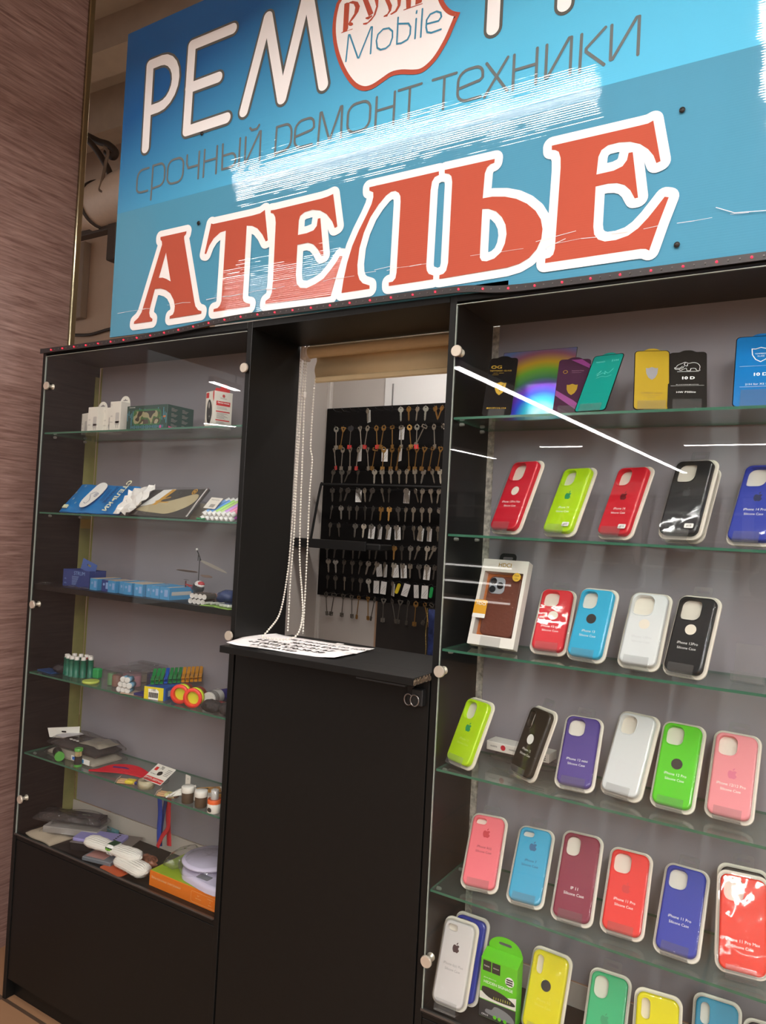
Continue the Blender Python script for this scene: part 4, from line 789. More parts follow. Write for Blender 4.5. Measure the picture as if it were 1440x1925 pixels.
# key board on the partition wall
KB = thing('key_board', 'black key board with rows of wire hooks on the back wall', 'key board', (.182, 1.272, 1.19))
BB = mat('black_pegboard', (17, 14, 13), .8, spec=.2)
MB().box(0, .90, 0, .02, 0, .832, b=.001).build('board', BB, KB)
UW = MB().box(.471, 1.30, 1.288, 1.2995, 2.023, 2.45).build('white_panel', mat('bright_white_panel', (236, 234, 230), .5)); tag(UW, 'bright white panel above the key board', 'panel')
RL = MB().box(.509, .5145, 1.284, 1.2875, 1.96, 2.118, b=.0006).build('steel_ruler', STEEL); tag(RL, 'upright steel ruler on the white panel', 'ruler')
LW = MB().box(.190, .478, 1.2915, 1.2995, .90, 1.188).build('pale_board', mat('pale_lower_panel', (188, 180, 172), .6)); tag(LW, 'pale panel under the left half of the key board', 'panel')
for x in (.184, .486):
    o = MB().box(x-.004, x+.004, 1.284, 1.2995, .9, 1.188).build('edge_strip', mat('peach_wood_strip', (176, 140, 112), .6)); tag(o, 'thin peach wood strip at the %s edge of the pale panel' % ('left' if x < .3 else 'right'), 'strip')
o = MB().box(.50, 1.10, 1.27, 1.2995, .55, 1.188).build('lower_board', mat('dark_brown_panel', (34, 28, 24), .6, noise=.2, nscale=12)); tag(o, 'dark brown panel below the right half of the key board', 'panel')
KP = 1.212
rows = [((396, 778), (1318, 745), 0), ((410, 922), (1312, 900), 0), ((402, 1098), (1306, 1088), 0), ((396, 1288), (1292, 1282), 0), ((386, 1442), (1284, 1448), 0), ((388, 1590), (1280, 1612), 0), ((372, 1735), (1270, 1768), 0), ((345, 392), (1256, 405), 1), ((345, 510), (1250, 565), 1), ((348, 645), (1232, 735), 1), ((335, 790), (1232, 885), 1)]
KO = ((540, 600, 4.5), (540, 940, 4.5))
KM = {'s': mat('key_nickel', (168, 158, 142), .32, metal=.85), 'd': mat('key_dull_steel', (104, 98, 90), .4, metal=.85), 'g': mat('key_brass', (160, 120, 66), .36, metal=.85), 'k': mat('key_black_head', (34, 30, 30), .4)}
KN = {'s': 'silver', 'd': 'dull grey', 'g': 'brass', 'k': 'black headed'}
def mk_flat(h):
    b = MB(); hd = {0: circ(0, -.010, .0115, 18), 1: rrect(.021, .019, .004, 3, 0, -.010), 2: [(-.009, -.001), (.009, -.001), (.0125, -.012), (.005, -.021), (-.005, -.021), (-.0125, -.012)]}[h]
    plate(b, hd, -.001, .001, [circ(0, -.0035, .0028, 8)], bev=.0004); plate(b, [(-.0038, -.019), (.0038, -.019), (.0038, -.052), (.002, -.057), (0, -.059), (-.0020, -.054), (-.0032, -.050), (-.0022, -.046), (-.0036, -.042), (-.0026, -.038), (-.0038, -.034)], -.0009, .0009)
    return b
def mk_lever(h):
    b = MB(); O = {0: circ(0, -.011, .0105, 18, .0125), 1: rrect(.024, .014, .003, 3, 0, -.009), 2: [(-.010, -.002), (.010, -.002), (.012, -.006), (.003, -.024), (-.003, -.024), (-.012, -.006)]}[h]
    Hh = {0: circ(0, -.008, .0050, 12), 1: rrect(.016, .007, .002, 2, 0, -.008), 2: [(-.006, -.006), (.006, -.006), (.001, -.016), (-.001, -.016)]}[h]
    plate(b, O, -.0012, .0012, [Hh], bev=.0004); b.tube([(0, -.018, 0), (0, -.100, 0)], .0021, 8)
    plate(b, rrect(.017, .017, .001, 1, .0, -.090), -.001, .001, [rrect(.003, .004, .0005, 1, .003, -.094)]); return b
kmesh = {}
def kmeshget(kind, h, m):
    if (kind, h, m) not in kmesh:
        o = (mk_flat if kind == 'f' else mk_lever)(h).build('key', KM[m]); kmesh[kind, h, m] = o.data; bpy.data.objects.remove(o)
    return kmesh[kind, h, m]
TAGM = mat('white_paper_tag', (214, 210, 204), .7); tb = MB(); plate(tb, rrect(.026, .052, .001, 1, 0, -.030), -.0004, 0); stroke(tb, [(-.010, -.046), (.008, -.020)], .0008, 0, n=3, mi=1); stroke(tb, [(-.004, -.050), (.010, -.030)], .0007, 0, n=3, mi=1); tg0 = tb.build('paper_tag', [TAGM, KI]); tagmesh = tg0.data; bpy.data.objects.remove(tg0)
hb = MB(); hb.tube([(0, 0, 0), (0, -.050, -.004), (0, -.066, .004)], .0011, 6); h0 = hb.build('hook', STEEL); hookmesh = h0.data; bpy.data.objects.remove(h0)
ORD = ['first', 'second', 'third', 'fourth', 'fifth', 'sixth', 'seventh', 'eighth', 'ninth', 'tenth', 'eleventh', 'twelfth', 'thirteenth', 'fourteenth']
spec = ['...' + '.t....sgssgg', 'sgkssgggsgssss', 'dssssggggggggg'.replace('d', 's', 1), 'dddd.sssssssss', 'ddddsdsd.sssss', 'ddddddggdsssss', 'dd.dsddssdssss', 'dddddddkgddsss', 'sddddssssssdsd', 'ddsddd..s.....', 'ddddggdddddggd']
spec[0] = '....s...sgssgg'
kinds = 'fLLffffffffL'
tags = {0: (4,), 1: (8,), 2: (3, 6, 8), 4: (3, 9), 6: (5, 6, 7, 8, 11, 12), 8: (6, 7, 8, 9, 12), 9: (6, 7, 8, 10, 11, 13)}
reds = {1: (2, 4, 5, 10), 2: (0, 3)}
REDB = mat('red_paint', (214, 50, 48), .4); RK = random.Random(12); hooks = []; stf = MB()
for ri, (a, c, wh) in enumerate(rows):
    x0, y0, s = KO[wh]
    for ci in range(14):
        t = ci/13; q = at(x0+(a[0]+(c[0]-a[0])*t)/s, y0+(a[1]+(c[1]-a[1])*t)/s-2, 'y', KP)
        hooks.append((q.x, q.z))
        m = spec[ri][ci]; kd = 'f' if kinds[ri] == 'f' else 'l'
        if ri == 10: kd = 'l'
        isred = ri in reds and ci in reds[ri]
        if m in '.' and not (ri == 9 and ci in (6, 7, 9, 10, 11, 12, 13)): continue
        tilt = RK.uniform(-9, 9) if RK.random() < .8 else RK.uniform(-26, 26); M = Matrix.Translation((q.x, KP-.002+RK.uniform(-.006, .006), q.z+.0012)) @ FRONT @ Matrix.Rotation(radians(tilt), 4, 'Z') @ Matrix.Rotation(radians(RK.uniform(-35, 35)), 4, 'Y')
        if m == '.':
            if ci in (6, 7, 10, 11, 12):
                o = bpy.data.objects.new('paper_tag', tagmesh); COL.objects.link(o); o.matrix_world = M; tag(o, 'blank white paper tag, %s hook of the next-to-last key row' % ORD[ci], 'paper tag', 'loose paper tags on the key board')
            elif ci in (9, 13):
                col = (214, 190, 40) if ci == 9 else (30, 160, 80); b = MB(); plate(b, rrect(.015, .044, .007, 5, 0, -.028), -.002, .002, [circ(0, -.010, .002, 8)], bev=.001); o = b.build('key_fob', mat('fob%d' % ci, col, .35)); o.matrix_world = M
                tag(o, ('yellow' if ci == 9 else 'green')+' plastic key fob hanging in the next-to-last row of the key board', 'key fob')
            continue
        hsh = RK.choice((0, 0, 1, 2)) if kd == 'l' else RK.choice((0, 0, 0, 1, 2))
        if m == 'k': mm2 = 'd'
        else: mm2 = m
        o = bpy.data.objects.new('key', kmeshget(kd, hsh, mm2)); COL.objects.link(o); o.matrix_world = M
        tag(o, '%s %s key, %s from left in the %s row of the key board' % (KN[m], 'long lever' if kd == 'l' else 'flat', ORD[ci], ORD[ri]), 'key', 'keys hanging on the key board')
        if m == 'k': b = MB(); plate(b, rrect(.026, .019, .007, 4, 0, -.010), -.003, .003, [circ(0, -.003, .002, 8)], bev=.001); b.build('key_head', KM['k'], o)
        if isred: b = MB(); plate(b, rrect(.0175, .0175, .001, 1, 0, -.090), -.0016, .0016); b.build('painted_bit', REDB, o)
        if ri in tags and ci in tags[ri]:
            g = bpy.data.objects.new('paper_tag', tagmesh); COL.objects.link(g); g.parent = o; g.matrix_local = Matrix.Translation((.004, -.004, -.003)) @ Matrix.Rotation(radians(-tilt+RK.uniform(-6, 6)), 4, 'Z')
        if ri == 4 and ci in (1, 9) or ri == 6 and ci == 11:
            for aa in (-12, 11): o2 = bpy.data.objects.new('spare_key', kmeshget('f', 0, mm2)); COL.objects.link(o2); o2.parent = o; o2.matrix_local = Matrix.Translation((0, 0, .003*(1 if aa > 0 else -1))) @ Matrix.Rotation(radians(aa), 4, 'Z')
for i, (hx, hz) in enumerate(hooks):
    M = Matrix.Translation((hx-.182, 0, hz-1.19))
    if i < 99: o = bpy.data.objects.new('hook', hookmesh); COL.objects.link(o); o.parent = KB; o.matrix_local = M
    else: stf.tube([M @ Vector(v) for v in ((0, 0, 0), (0, -.050, -.004), (0, -.066, .004))], .0011, 6)
o = stf.build('hook', STEEL, KB); o['kind'] = 'stuff'

# black wire tray fixed in front of the key board
WT = thing('wire_tray', 'black tube frame with a tray in front of the key board', 'tray', at(585, 1020, 'y', 1.19)); o0 = WT.matrix_world.translation.copy()
P = [at(x, y, 'y', 1.19)-o0 for x, y in ((583, 1020), (602, 918), (610, 911), (640, 911), (858, 917))]
MB().tube(smooth([tuple(v) for v in P], 5, False), .0055, 10).build('tube_frame', BLACKM, WT)
e = at(738, 1030, 'y', 1.19)-o0
MB().box(-.012, e.x, -.10, .0, -.012, .012, b=.004).box(-.012, .35, -.11, -.10, -.018, .02, b=.002).build('tray', BLACKM, WT)
for xx in (.05, .24): MB().box(xx, xx+.012, 0, .075, -.006, .006).build('wall_arm', BLACKM, WT)

# blue scarf with a gold chain at the far right
c0 = at(806, 1145, 'y', 1.16); b = MB(); vs = []
for i in range(13):
    for j in range(7): vs.append((.012*sin(i*.4)*.3+j*.016, .010*sin(j*1.9), -.045*i))
b.add(vs, [(i*7+j, i*7+j+1, i*7+8+j, i*7+7+j) for i in range(12) for j in range(6)], 0, True)
SC = thing('scarf', 'dark blue patterned scarf hanging at the right end of the key board', 'scarf', c0)
o = b.build('cloth', mat('blue_patterned_cloth', (34, 46, 92), .8, noise=.7, nscale=34), SC); sm_ = o.modifiers.new('thickness', 'SOLIDIFY'); sm_.thickness = .002
b = MB()
for i in range(90): b.sphere((-.004+.002*sin(i*.3), -.004, -.006*i), .0022, 6)
b.build('gold_chain', mat('gold_chain', (200, 170, 90), .3, metal=.8), SC)

# paper notice on the counter
def cnt(px, py, dz=0): v = at(px, py, 'z', CT); return Vector((v.x, v.y, CT+dz))
A, B_, C_, D_ = cnt(425, 1211.5), cnt(628, 1240), cnt(704, 1222), cnt(500, 1190.5)
NT = thing('paper_notice', 'white paper notice with phone numbers lying on the countertop', 'paper', A)
b = MB(); vs = []; nu, nv = 24, 10
def surf(u, v):
    p = (A*(1-u)+B_*u)*(1-v)+(D_*(1-u)+C_*u)*v; return p-A+Vector((0, 0, .0012+.004*max(0, sin(u*5+v*2))*(.4+v*.6)+.010*max(0, u-.86)/.14*(1-v)*.4+.004*(u < .1)*(.1-u)*10))
for i in range(nu+1):
    for j in range(nv+1): vs.append(surf(i/nu, j/nv))
b.add(vs, [(i*(nv+1)+j, (i+1)*(nv+1)+j, (i+1)*(nv+1)+j+1, i*(nv+1)+j+1) for i in range(nu) for j in range(nv)], 0, True)
PAP = mat('white_paper', (238, 234, 232), .7); o = b.build('sheet', PAP, NT); q = o.modifiers.new('thickness', 'SOLIDIFY'); q.thickness = .0004
b = MB()
for tx, v, u0, sz in (('НЕТ ЗВОНИТЬ ПО НОМЕРУ', .80, .30, .10), ('ЗЮОМ ЕМИР', .62, .38, .13), ('+7 (915) 201-01-67', .44, .12, .145), ('+7 (977) 570-38-28', .27, .10, .145), ('ЮЛЬНАТЕР', .10, .20, .12)):
    V, F = text_geo(tx, 1, 'LEFT', .02); Wd = (B_-A).length; Hd = (D_-A).length
    b.add([surf(u0+x*sz*Hd/Wd*.82, v+y*sz)+Vector((0, 0, .0009)) for x, y, _ in V], F)
b.build('handwriting', KI, NT)
for u_, v_, du, dv in ((.985, .45, .10, .06), (.70, .97, .06, .14), (.26, .03, .09, .12)):
    b = MB(); q = [surf(u_+a_*du, min(1, max(0, v_))+b2*dv)+Vector((0, 0, .0010)) for a_, b2 in ((-.5, -.5), (.5, -.5), (.5, .5), (-.5, .5))]; b.add(q, [(0, 1, 2, 3)]); b.build('tape_strip', mat('white_tape', (232, 228, 222), .4), NT)
# ---------------------------------------------------------------- left cabinet: small goods
def px(x, y, d): v = at(x, y, 'y', d); return v.x
def put(name, label, cat, x, y, z, yaw=0, group=None): return thing(name, label, cat, up(x, y, z, yaw), group)
def face(dy=0, x=0, z=0): return Matrix.Translation((x, dy, z)) @ FRONT          # local print plane facing -y
SIDE = lambda dx=0, y=0: Matrix.Translation((dx, y, 0)) @ Matrix.Rotation(pi/2, 4, 'Z') @ FRONT   # print plane facing +x
Z1_, Z2_, Z3_, Z4_, Z5_ = 1.7402, 1.4922, 1.2687, .9967, .7492; ZDK = .5017
CARDW = mat('white_box_card', (224, 218, 208), .5); GP = ink('print_grey', (130, 124, 120)); LGP = ink('print_light_grey', (186, 182, 178))
def adapter(x, y, h, yaw, lb, tab=True, w=.046):
    t = put('charger_box', lb, 'box', x, y, Z1_, yaw, 'white charger boxes on the top shelf')
    MB().box(0, w, 0, .034, 0, h, b=.0006).build('carton_body', CARDW, t)
    if tab: b = MB(); plate(b, [(w*.04, h-.002)]+[(w/2-w*.46*cos(a), h+.001+.021*sin(a)) for a in [pi*i/14 for i in range(15)]]+[(w*.96, h-.002)], -.034, -.0332, [[(w/2-.010, h+.007), (w/2+.010, h+.007), (w/2+.010, h+.010), (w/2+.002, h+.010), (w/2+.002, h+.0135), (w/2-.002, h+.0135), (w/2-.002, h+.010), (w/2-.010, h+.010)]], M=FRONT); b.build('hang_tab', CARDW, t)
    b = MB(); F = face(-.0002)
    plate(b, rrect(w*.34, h*.36, .003, 3, w*.72, h*.44), 0, .0002, M=F, back=False); plate(b, rrect(w*.40, .012, .003, 3, w*.72, h*.26), 0, .0002, M=F, back=False); b.build('charger_picture', LGP, t)
    b = MB()
    for q, s_ in ((.88, .006), (.82, .003)): text(b, 'E', s_, w*.14, h*q, .0004, M=F)
    for q, tx in ((.50, 'USB'), (.30, 'USB-A')): text(b, tx, .005, w*.17, h*q, .0004, M=F, align='CENTER')
    for q in (.62, .80): b.box(w*q, w*q+.0012, -.0006, -.0003, h*.10, h*.19)
    b.build('box_print', GP, t)
adapter(px(151, 809, .075), .078, .066, -14, 'white charger box at the far left end of its row, no tab', False)
adapter(px(164, 809, .045), .045, .078, 0, 'second white charger box from the left, grey shaded tab')
adapter(px(192, 809, .064), .066, .078, 0, 'white charger box half hidden in the middle of its row')
adapter(px(205, 808, .030), .030, .087, 0, 'front white charger box touching the camouflage speaker carton')
t = put('speaker_carton', 'dark green carton printed with a camouflage speaker', 'carton', px(237, 807, .022), .022, Z1_, 0); w, h, d = .128, .068, .098
w = px(313, 804, .022)-px(237, 807, .022); DG = mat('dark_green_card', (30, 62, 54), .4)
MB().box(0, w, 0, d, 0, h, b=.0006).build('carton_body', DG, t); F = face(-.0002)
b = MB(); RR = random.Random(9)
for i in range(30):
    xx = .004+(w-.008)*i/29; hh = .010+.028*RR.random(); plate(b, rrect(.0012, hh, .0004, 1, xx, h*.5+RR.uniform(-.006, .016)), 0, .0002, M=F, back=False)
for i in range(26): xx = .02+(w-.03)*i/26; plate(b, rrect(.0012, .005+.006*RR.random(), .0004, 1, xx, .007), 0, .0002, M=F, back=False)
b.build('cyan_bars', ink('cyan', (90, 170, 196)), t)
b = MB(); plate(b, rrect(w*.70, h*.66, .014, 6, w*.51, h*.50), .0003, .0005, M=F, back=False); sp = b.build('green_halo', mat('leaf_green_print', (44, 104, 60), .4), t)
def camo():
    M = mat('camouflage_print', (100, 100, 70), .5); nt = M.node_tree; N = nt.nodes; L_ = nt.links; tc = N.new('ShaderNodeTexCoord'); n = N.new('ShaderNodeTexNoise'); n.inputs['Scale'].default_value = 26; n.inputs['Detail'].default_value = 1.5
    L_.new(tc.outputs['Object'], n.inputs['Vector']); r = N.new('ShaderNodeValToRGB'); r.color_ramp.interpolation = 'CONSTANT'; e = r.color_ramp.elements; e[0].color = (*srgb((52, 44, 34)), 1); e[1].position = .44; e[1].color = (*srgb((150, 142, 108)), 1)
    k = e.new(.53); k.color = (*srgb((60, 92, 44)), 1); k = e.new(.60); k.color = (*srgb((70, 54, 44)), 1); k = e.new(.68); k.color = (*srgb((158, 150, 118)), 1)
    L_.new(n.outputs['Fac'], r.inputs[0]); L_.new(r.outputs[0], N['Principled BSDF'].inputs['Base Color']); return M
b = MB(); plate(b, rrect(w*.66, h*.54, .013, 6, w*.51, h*.49), .0006, .0009, M=F, back=False); b.build('camouflage_speaker', camo(), sp)
b = MB(); plate(b, rrect(.010, .005, .001, 2, w*.94, h*.50), .0006, .0008, M=F, back=False); b.build('orange_strap', ink('orange', (196, 110, 50)), sp)
b = MB(); text(b, 'BOROFONE', .0045, .010, h*.93, .0004, M=F, align='LEFT'); b.build('title_print', WI, t)
b = MB(); plate(b, rrect(.007, .008, .002, 2, w*.85, .006), .0004, .0006, M=F, back=False); plate(b, [(.006, .002), (.040, .002), (.006, .008)], .0003, .0005, M=SIDE(w), back=False); b.build('pink_mark', ink('pink', (214, 70, 140)), t)
b = MB()
for i in range(4):
    for j in range(2):
        for q in range(4): b.box(w+.0002, w+.0005, .014+.040*j, .014+.040*j+(.010 if q == 0 else .026-.003*q), h*.88-.015*i-.0026*q-.0012, h*.88-.015*i-.0026*q)
b.build('side_text', GP, t)
# mouse box
t = put('mouse_box', 'white and red hanging box with a computer mouse picture', 'box', px(400, 799, .045), .045, Z1_, -18); w, d, h = .048, .055, .102
MB().box(-w, 0, 0, d, 0, h, b=.0006).build('carton_body', CARDW, t); F = face(-.0002); Sd = SIDE(.0002)
b = MB(); plate(b, smooth([(-w*.5, h*.78), (-w*.25, h*.62), (-w*.20, h*.35), (-w*.45, h*.12), (-w*.72, h*.22), (-w*.80, h*.50), (-w*.70, h*.72)], 4), 0, .0004, M=F, back=False); mo_ = b.build('mouse_picture', KI, t)
b = MB(); plate(b, smooth([(-w*.55, h*.72), (-w*.48, h*.64), (-w*.52, h*.54), (-w*.60, h*.62)], 3), .0005, .0006, M=F, back=False); text(b, '+', .014, -w*.45, h*.32, .0007, M=F); b.build('mouse_highlight', LGP, mo_)
RED2 = ink('box_red', (204, 40, 40))
b = MB(); plate(b, rrect(w*.32, h*.14, .001, 1, -w*.78, h*.90), 0, .0003, M=F, back=False); plate(b, smooth([(-w*.14, h*.98), (-w*.02, h*.98), (-w*.02, h*.72), (-w*.14, h*.84)], 3), 0, .0003, M=F, back=False); plate(b, rrect(w*.4, h*.07, .001, 1, -w*.78, h*.04), 0, .0003, M=F, back=False)
for z0_, z1_ in ((.62, .74), (.45, .48), (.22, .25)): plate(b, rrect(d*.76, h*(z1_-z0_), .0003, 1, d*.50, h*(z0_+z1_)/2), 0, .0003, M=Sd, back=False)
text(b, 'e', .016, d*.5, h*.90, .0003, M=Sd, bold=.03); b.build('red_print', RED2, t)
b = MB(); text(b, 'Wireless', .0055, d*.5, h*.82, .0003, M=Sd)
for q in (.58, .555, .53, .42, .40, .38, .36, .34, .32, .30, .28, .19, .17, .15, .13, .05): b.box(.0003, .0005, d*.16, d*(.55+.3*((q*37) % 1)), h*q, h*q+.0007)
b.build('side_text', GP, t)
b = MB(); text(b, 'Gaming mouse', .0058, d*.5, h*.70, .0007, M=Sd, bold=.02); b.build('white_print', WI, t)
b = MB(); plate(b, [(.004, h-.001), (d-.004, h-.001), (d-.006, h+.010), (d*.75, h+.010), (d*.72, h+.022), (d*.42, h+.022), (d*.38, h+.010), (.008, h+.010)], -.001, 0, M=SIDE(-.008)); b.build('red_hang_tab', RED2, t)

# second shelf
def leaner(name, label, cat, xl, xr, py, y, z, lean, h, yaw=0, group=None):
    a, c = px(xl, py[0], y), px(xr, py[1], y); M = frame((a+c)/2, y, z+.001, yaw, lean); return thing(name, label, cat, M, group), (c-a)/cos(radians(yaw)), h
t, w, h = leaner('insole_packet', 'blue packet of winter insoles with a white crumpled end', 'packet', 113, 225, (962, 966), .035, Z2_, 40, .118)
BLU = mat('blue_film_packet', (24, 120, 190), .28); b = MB(); vs = []; nu, nv = 22, 8
def pk(u, v, wv=.004): return (-w/2+w*u, h*v*(1-.04*u), .004+.011*sin(pi*min(1, u*1.02))**.5*sin(pi*v)**.5+wv*.3*sin(u*17+v*6))
vs = [pk(i/nu, j/nv) for i in range(nu+1) for j in range(nv+1)]; b.add(vs, [(i*(nv+1)+j, (i+1)*(nv+1)+j, (i+1)*(nv+1)+j+1, i*(nv+1)+j+1) for i in range(nu) for j in range(nv)], 0, True)
vs = [(x, y, 0) for x, y, _ in vs]; b.add(vs, [(i*(nv+1)+j, i*(nv+1)+j+1, (i+1)*(nv+1)+j+1, (i+1)*(nv+1)+j) for i in range(nu) for j in range(nv)], 0)
b.build('packet_body', BLU, t)
b = MB(); decal(b, smooth([(-w*.02, h*.94), (w*.07, h*.80), (w*.06, h*.45), (-.005, h*.12), (-w*.12, h*.08), (-w*.17, h*.30), (-w*.14, h*.66), (-w*.10, h*.90)], 4), .0205); wv = b.build('white_cloud', WI, t)
b = MB(); stroke(b, smooth([(-w*.11, h*.24), (-w*.07, h*.20), (-w*.04, h*.30), (-w*.07, h*.42), (-w*.10, h*.52), (-w*.03, h*.60)], 3, False), .0014, .0212, n=3)
stroke(b, circ(.0, h*.50, .008, 12), .0012, .0212, n=3, closed=True); [stroke(b, [(0, h*.50), (.008*cos(a), h*.50+.008*sin(a))], .0007, .0212, n=3) for a in [pi*i/4 for i in range(8)]]; b.build('blue_line_drawing', ink('deep_blue2', (24, 62, 120)), wv)
b = MB(); text(b, 'СТЕЛЬКИ', .026, w*.345, h*.50, .0215, rot=-pi/2-.12, bold=.03, sx=1.02); plate(b, rrect(.020, .013, .0005, 1, -w*.42, h*.14), .010, .0135, back=False)
for a_, b2_ in ((-.40, .60), (-.33, .84), (-.36, .38), (-.27, .24)): stroke(b, circ(w*a_, h*b2_, .003, 8), .001, .016, n=3, closed=True)
b.build('white_lettering', ink('pale_yellow_white', (224, 226, 190)), t)
b = MB(); text(b, 'ЗИМНИЕ', .016, w*.235, h*.52, .0215, rot=-pi/2-.12, bold=.03); 
for q in range(4): b.box(w*.13+.004*q, w*.13+.004*q+.0010, h*.30, h*.72, .0205, .0208)
b.build('dark_lettering', ink('deep_blue2', (24, 62, 120)), t)
t2 = thing('foil_wrap', 'crumpled white wrapper end between the two insole packets', 'wrapper', frame(px(243, 966, .04), .03, Z2_+.001, 0, 38))
b = MB(); RR = random.Random(4); Q = [(-.045+.011*i+RR.uniform(-.003, .003), .012*j+RR.uniform(-.003, .003)+.02*(i/8)*(j/9), .004+.016*RR.random()) for i in range(9) for j in range(9)]
b.add(Q, [(i*9+j, i*9+9+j, i*9+10+j, i*9+1+j) for i in range(8) for j in range(8) if not (i > 5 and j < 2) and not (i < 2 and j > 6)]); o = b.build('crumpled_sheet', mat('white_crumpled_film', (226, 222, 218), .3), t2); q = o.modifiers.new('thickness', 'SOLIDIFY'); q.thickness = .0005
t, w, h = leaner('insole_packet', 'dark packet showing a beige insole, right of the blue packet', 'packet', 243, 352, (968, 975), .040, Z2_, 42, .112)
b = MB(); plate(b, [(-w/2, 0), (w/2, 0), (w/2+.006, h), (-w/2+.02, h*.92)], 0, .006, bev=.001); b.build('packet_body', mat('dark_grey_card', (70, 64, 60), .35), t)
b = MB(); decal(b, smooth([(-w*.44, h*.20), (-w*.30, h*.36), (w*.05, h*.55), (w*.38, h*.80), (w*.46, h*.62), (w*.38, h*.34), (w*.16, h*.10), (-w*.05, h*.10), (-w*.30, h*.14)], 4), .0065); b.build('beige_insole', mat('beige_felt', (186, 170, 134), .8), t)
b = MB(); decal(b, [(-w*.42, h*.30), (-w*.22, h*.40), (-w*.02, h*.96), (-w*.22, h*.92)], .0064); plate(b, rrect(.004, h*.97, .001, 1, w/2, h/2), .0064, .0085); b.build('white_panel', WI, t)
b = MB(); decal(b, [(-w*.22, h*.36), (-w*.15, h*.38), (w*.0, h*.94), (-w*.07, h*.94)], .0069); stroke(b, [(-w*.20, h*.50), (w*.0, h*.66)], .004, .0067, n=3); stroke(b, [(-w*.12, h*.48), (w*.02, h*.48)], .004, .0067, n=3); stroke(b, circ(w*.33, h*.88, .0075, 16, .0095), .0030, .0067, n=3, closed=True); decal(b, circ(w*.33, h*.88, .0035, 10, .005), .0070); b.build('amber_marks', ink('amber', (206, 152, 50)), t)
b = MB(); stroke(b, [(w/2, .004), (w/2+.006, h)], .0014, .0088, n=3); b.build('red_line', ink('dark_red', (150, 40, 44)), t)
b = MB(); plate(b, rrect(w+.012, h+.006, .004, 3, 0, h/2), -.001, .0092, bev=.002); b.build('clear_wrap', PLASTIC, t)
x0 = px(364, 975, .150); t = put('tape_roll', 'beige tape roll in a clear crinkled bag', 'tape roll', x0+.008, .155, Z2_); MB().lathe([(.030, 0), (.030, .048), (.020, .048), (.020, 0), (.030, 0)], (0, 0, 0), 'z', 24).build('roll', mat('beige_tape', (190, 176, 156), .6), t)
b = MB(); lump(b, .036, .036, .027, 8, 22, 10); b.build('clear_bag', FILM, t)
t = put('marker_set', 'clear pack of pastel markers with a white price card', 'marker set', px(386, 978, .045), .03, Z2_)
for k, c in enumerate([(120, 170, 226), (90, 150, 220), (160, 214, 110), (176, 208, 120), (200, 150, 220), (236, 150, 190), (226, 130, 160)]):
    for lay in range(2):
        b = MB(); xx = .012+.0165*k+.006*lay; A_ = Vector((xx, .0, .008+.012*lay)); D_ = Vector((.030, .055, .040)); b.tube([A_, A_+D_*.80], .0072, 10); o = b.build('marker', mat('marker_%d%d' % (k, lay), c if lay else (214, 170-12*k, 120+14*k), .4), t)
        b = MB(); b.tube([A_-D_*.14, A_+D_*.02], .0076, 10); b.tube([A_+D_*.80, A_+D_*.98], .0066, 10); b.build('marker_cap', mat('clear_white_cap', (216, 216, 214), .3), o)
b = MB(); F = frame(.028, -.004, .030, 0, 42, -4); plate(b, rrect(.044, .040, .001, 1, 0, .022), 0, .0006, M=F); cd_ = b.build('price_card', CARDW, t); b = MB(); text(b, 'маркеры', .007, 0, .034, .0008, M=F)
for q in range(9): b.box(-.002, .002, 0, .001, 0, .001) if False else decal(b, rrect(.0010, .012, .0002, 1, -.004+.0020*q, .012), .0007, M=F)
b.build('card_print', GP, cd_)
o = MB().box(-.012, .014, -.004, .004, 0, .006, b=.002).build('green_clip', mat('green_plastic', (30, 120, 70), .3)); o.matrix_world = up(px(377, 976, .02), .02, Z2_, 20); tag(o, 'small green clip in front of the marker pack', 'clip')

# third shelf (black board)
BLC = mat('navy_blue_card', (38, 60, 120), .4); LBC = mat('light_blue_card', (64, 140, 190), .4); KRAFT = mat('kraft_inside', (186, 168, 146), .7)
x0 = px(113, 1104, .04); x1 = px(173, 1106, .04); w = (x1-x0)*.80; t = put('battery_carton', 'navy blue battery carton with its top flap standing up', 'carton', x0+.004, .045, Z3_, 2)
b = MB(); h, d = .052, .060; b.box(0, w, 0, .001, 0, h).box(0, w, d-.001, d, 0, h).box(0, .001, 0, d, 0, h).box(w-.001, w, 0, d, 0, h).box(0, w, 0, d, 0, .001); b.build('carton_body', BLC, t)
b = MB(); F = face(-.0002); [b.box(w*.35, w*.35+.03-.002*q, -.0005, -.0002, h*.60-.004*q, h*.60-.004*q+.0012) for q in range(7)]; text(b, 'STRUM', .016, w*.62, h*.80, .0003, M=F); text(b, 'LR6', .007, w*.1, h*.2, .0004, M=F); text(b, 'AA', .007, w*.1, h*.45, .0004, M=F); b.build('pale_print', ink('pale_blue', (130, 160, 206)), t)
b = MB(); F = Matrix.Translation((w*.72, .02, h-.004)) @ Matrix.Rotation(radians(16), 4, 'Y') @ FRONT; plate(b, rrect(w*.55, .034, .001, 1, 0, .016), 0, .0008, [rrect(.018, .006, .0028, 3, .0, .020)], M=F); b.build('open_flap', mat('mid_blue_card', (66, 96, 160), .4), t)
R3 = random.Random(11); n_ = 9; xs = [168, 190, 203, 222, 233, 253, 273, 285, 298]
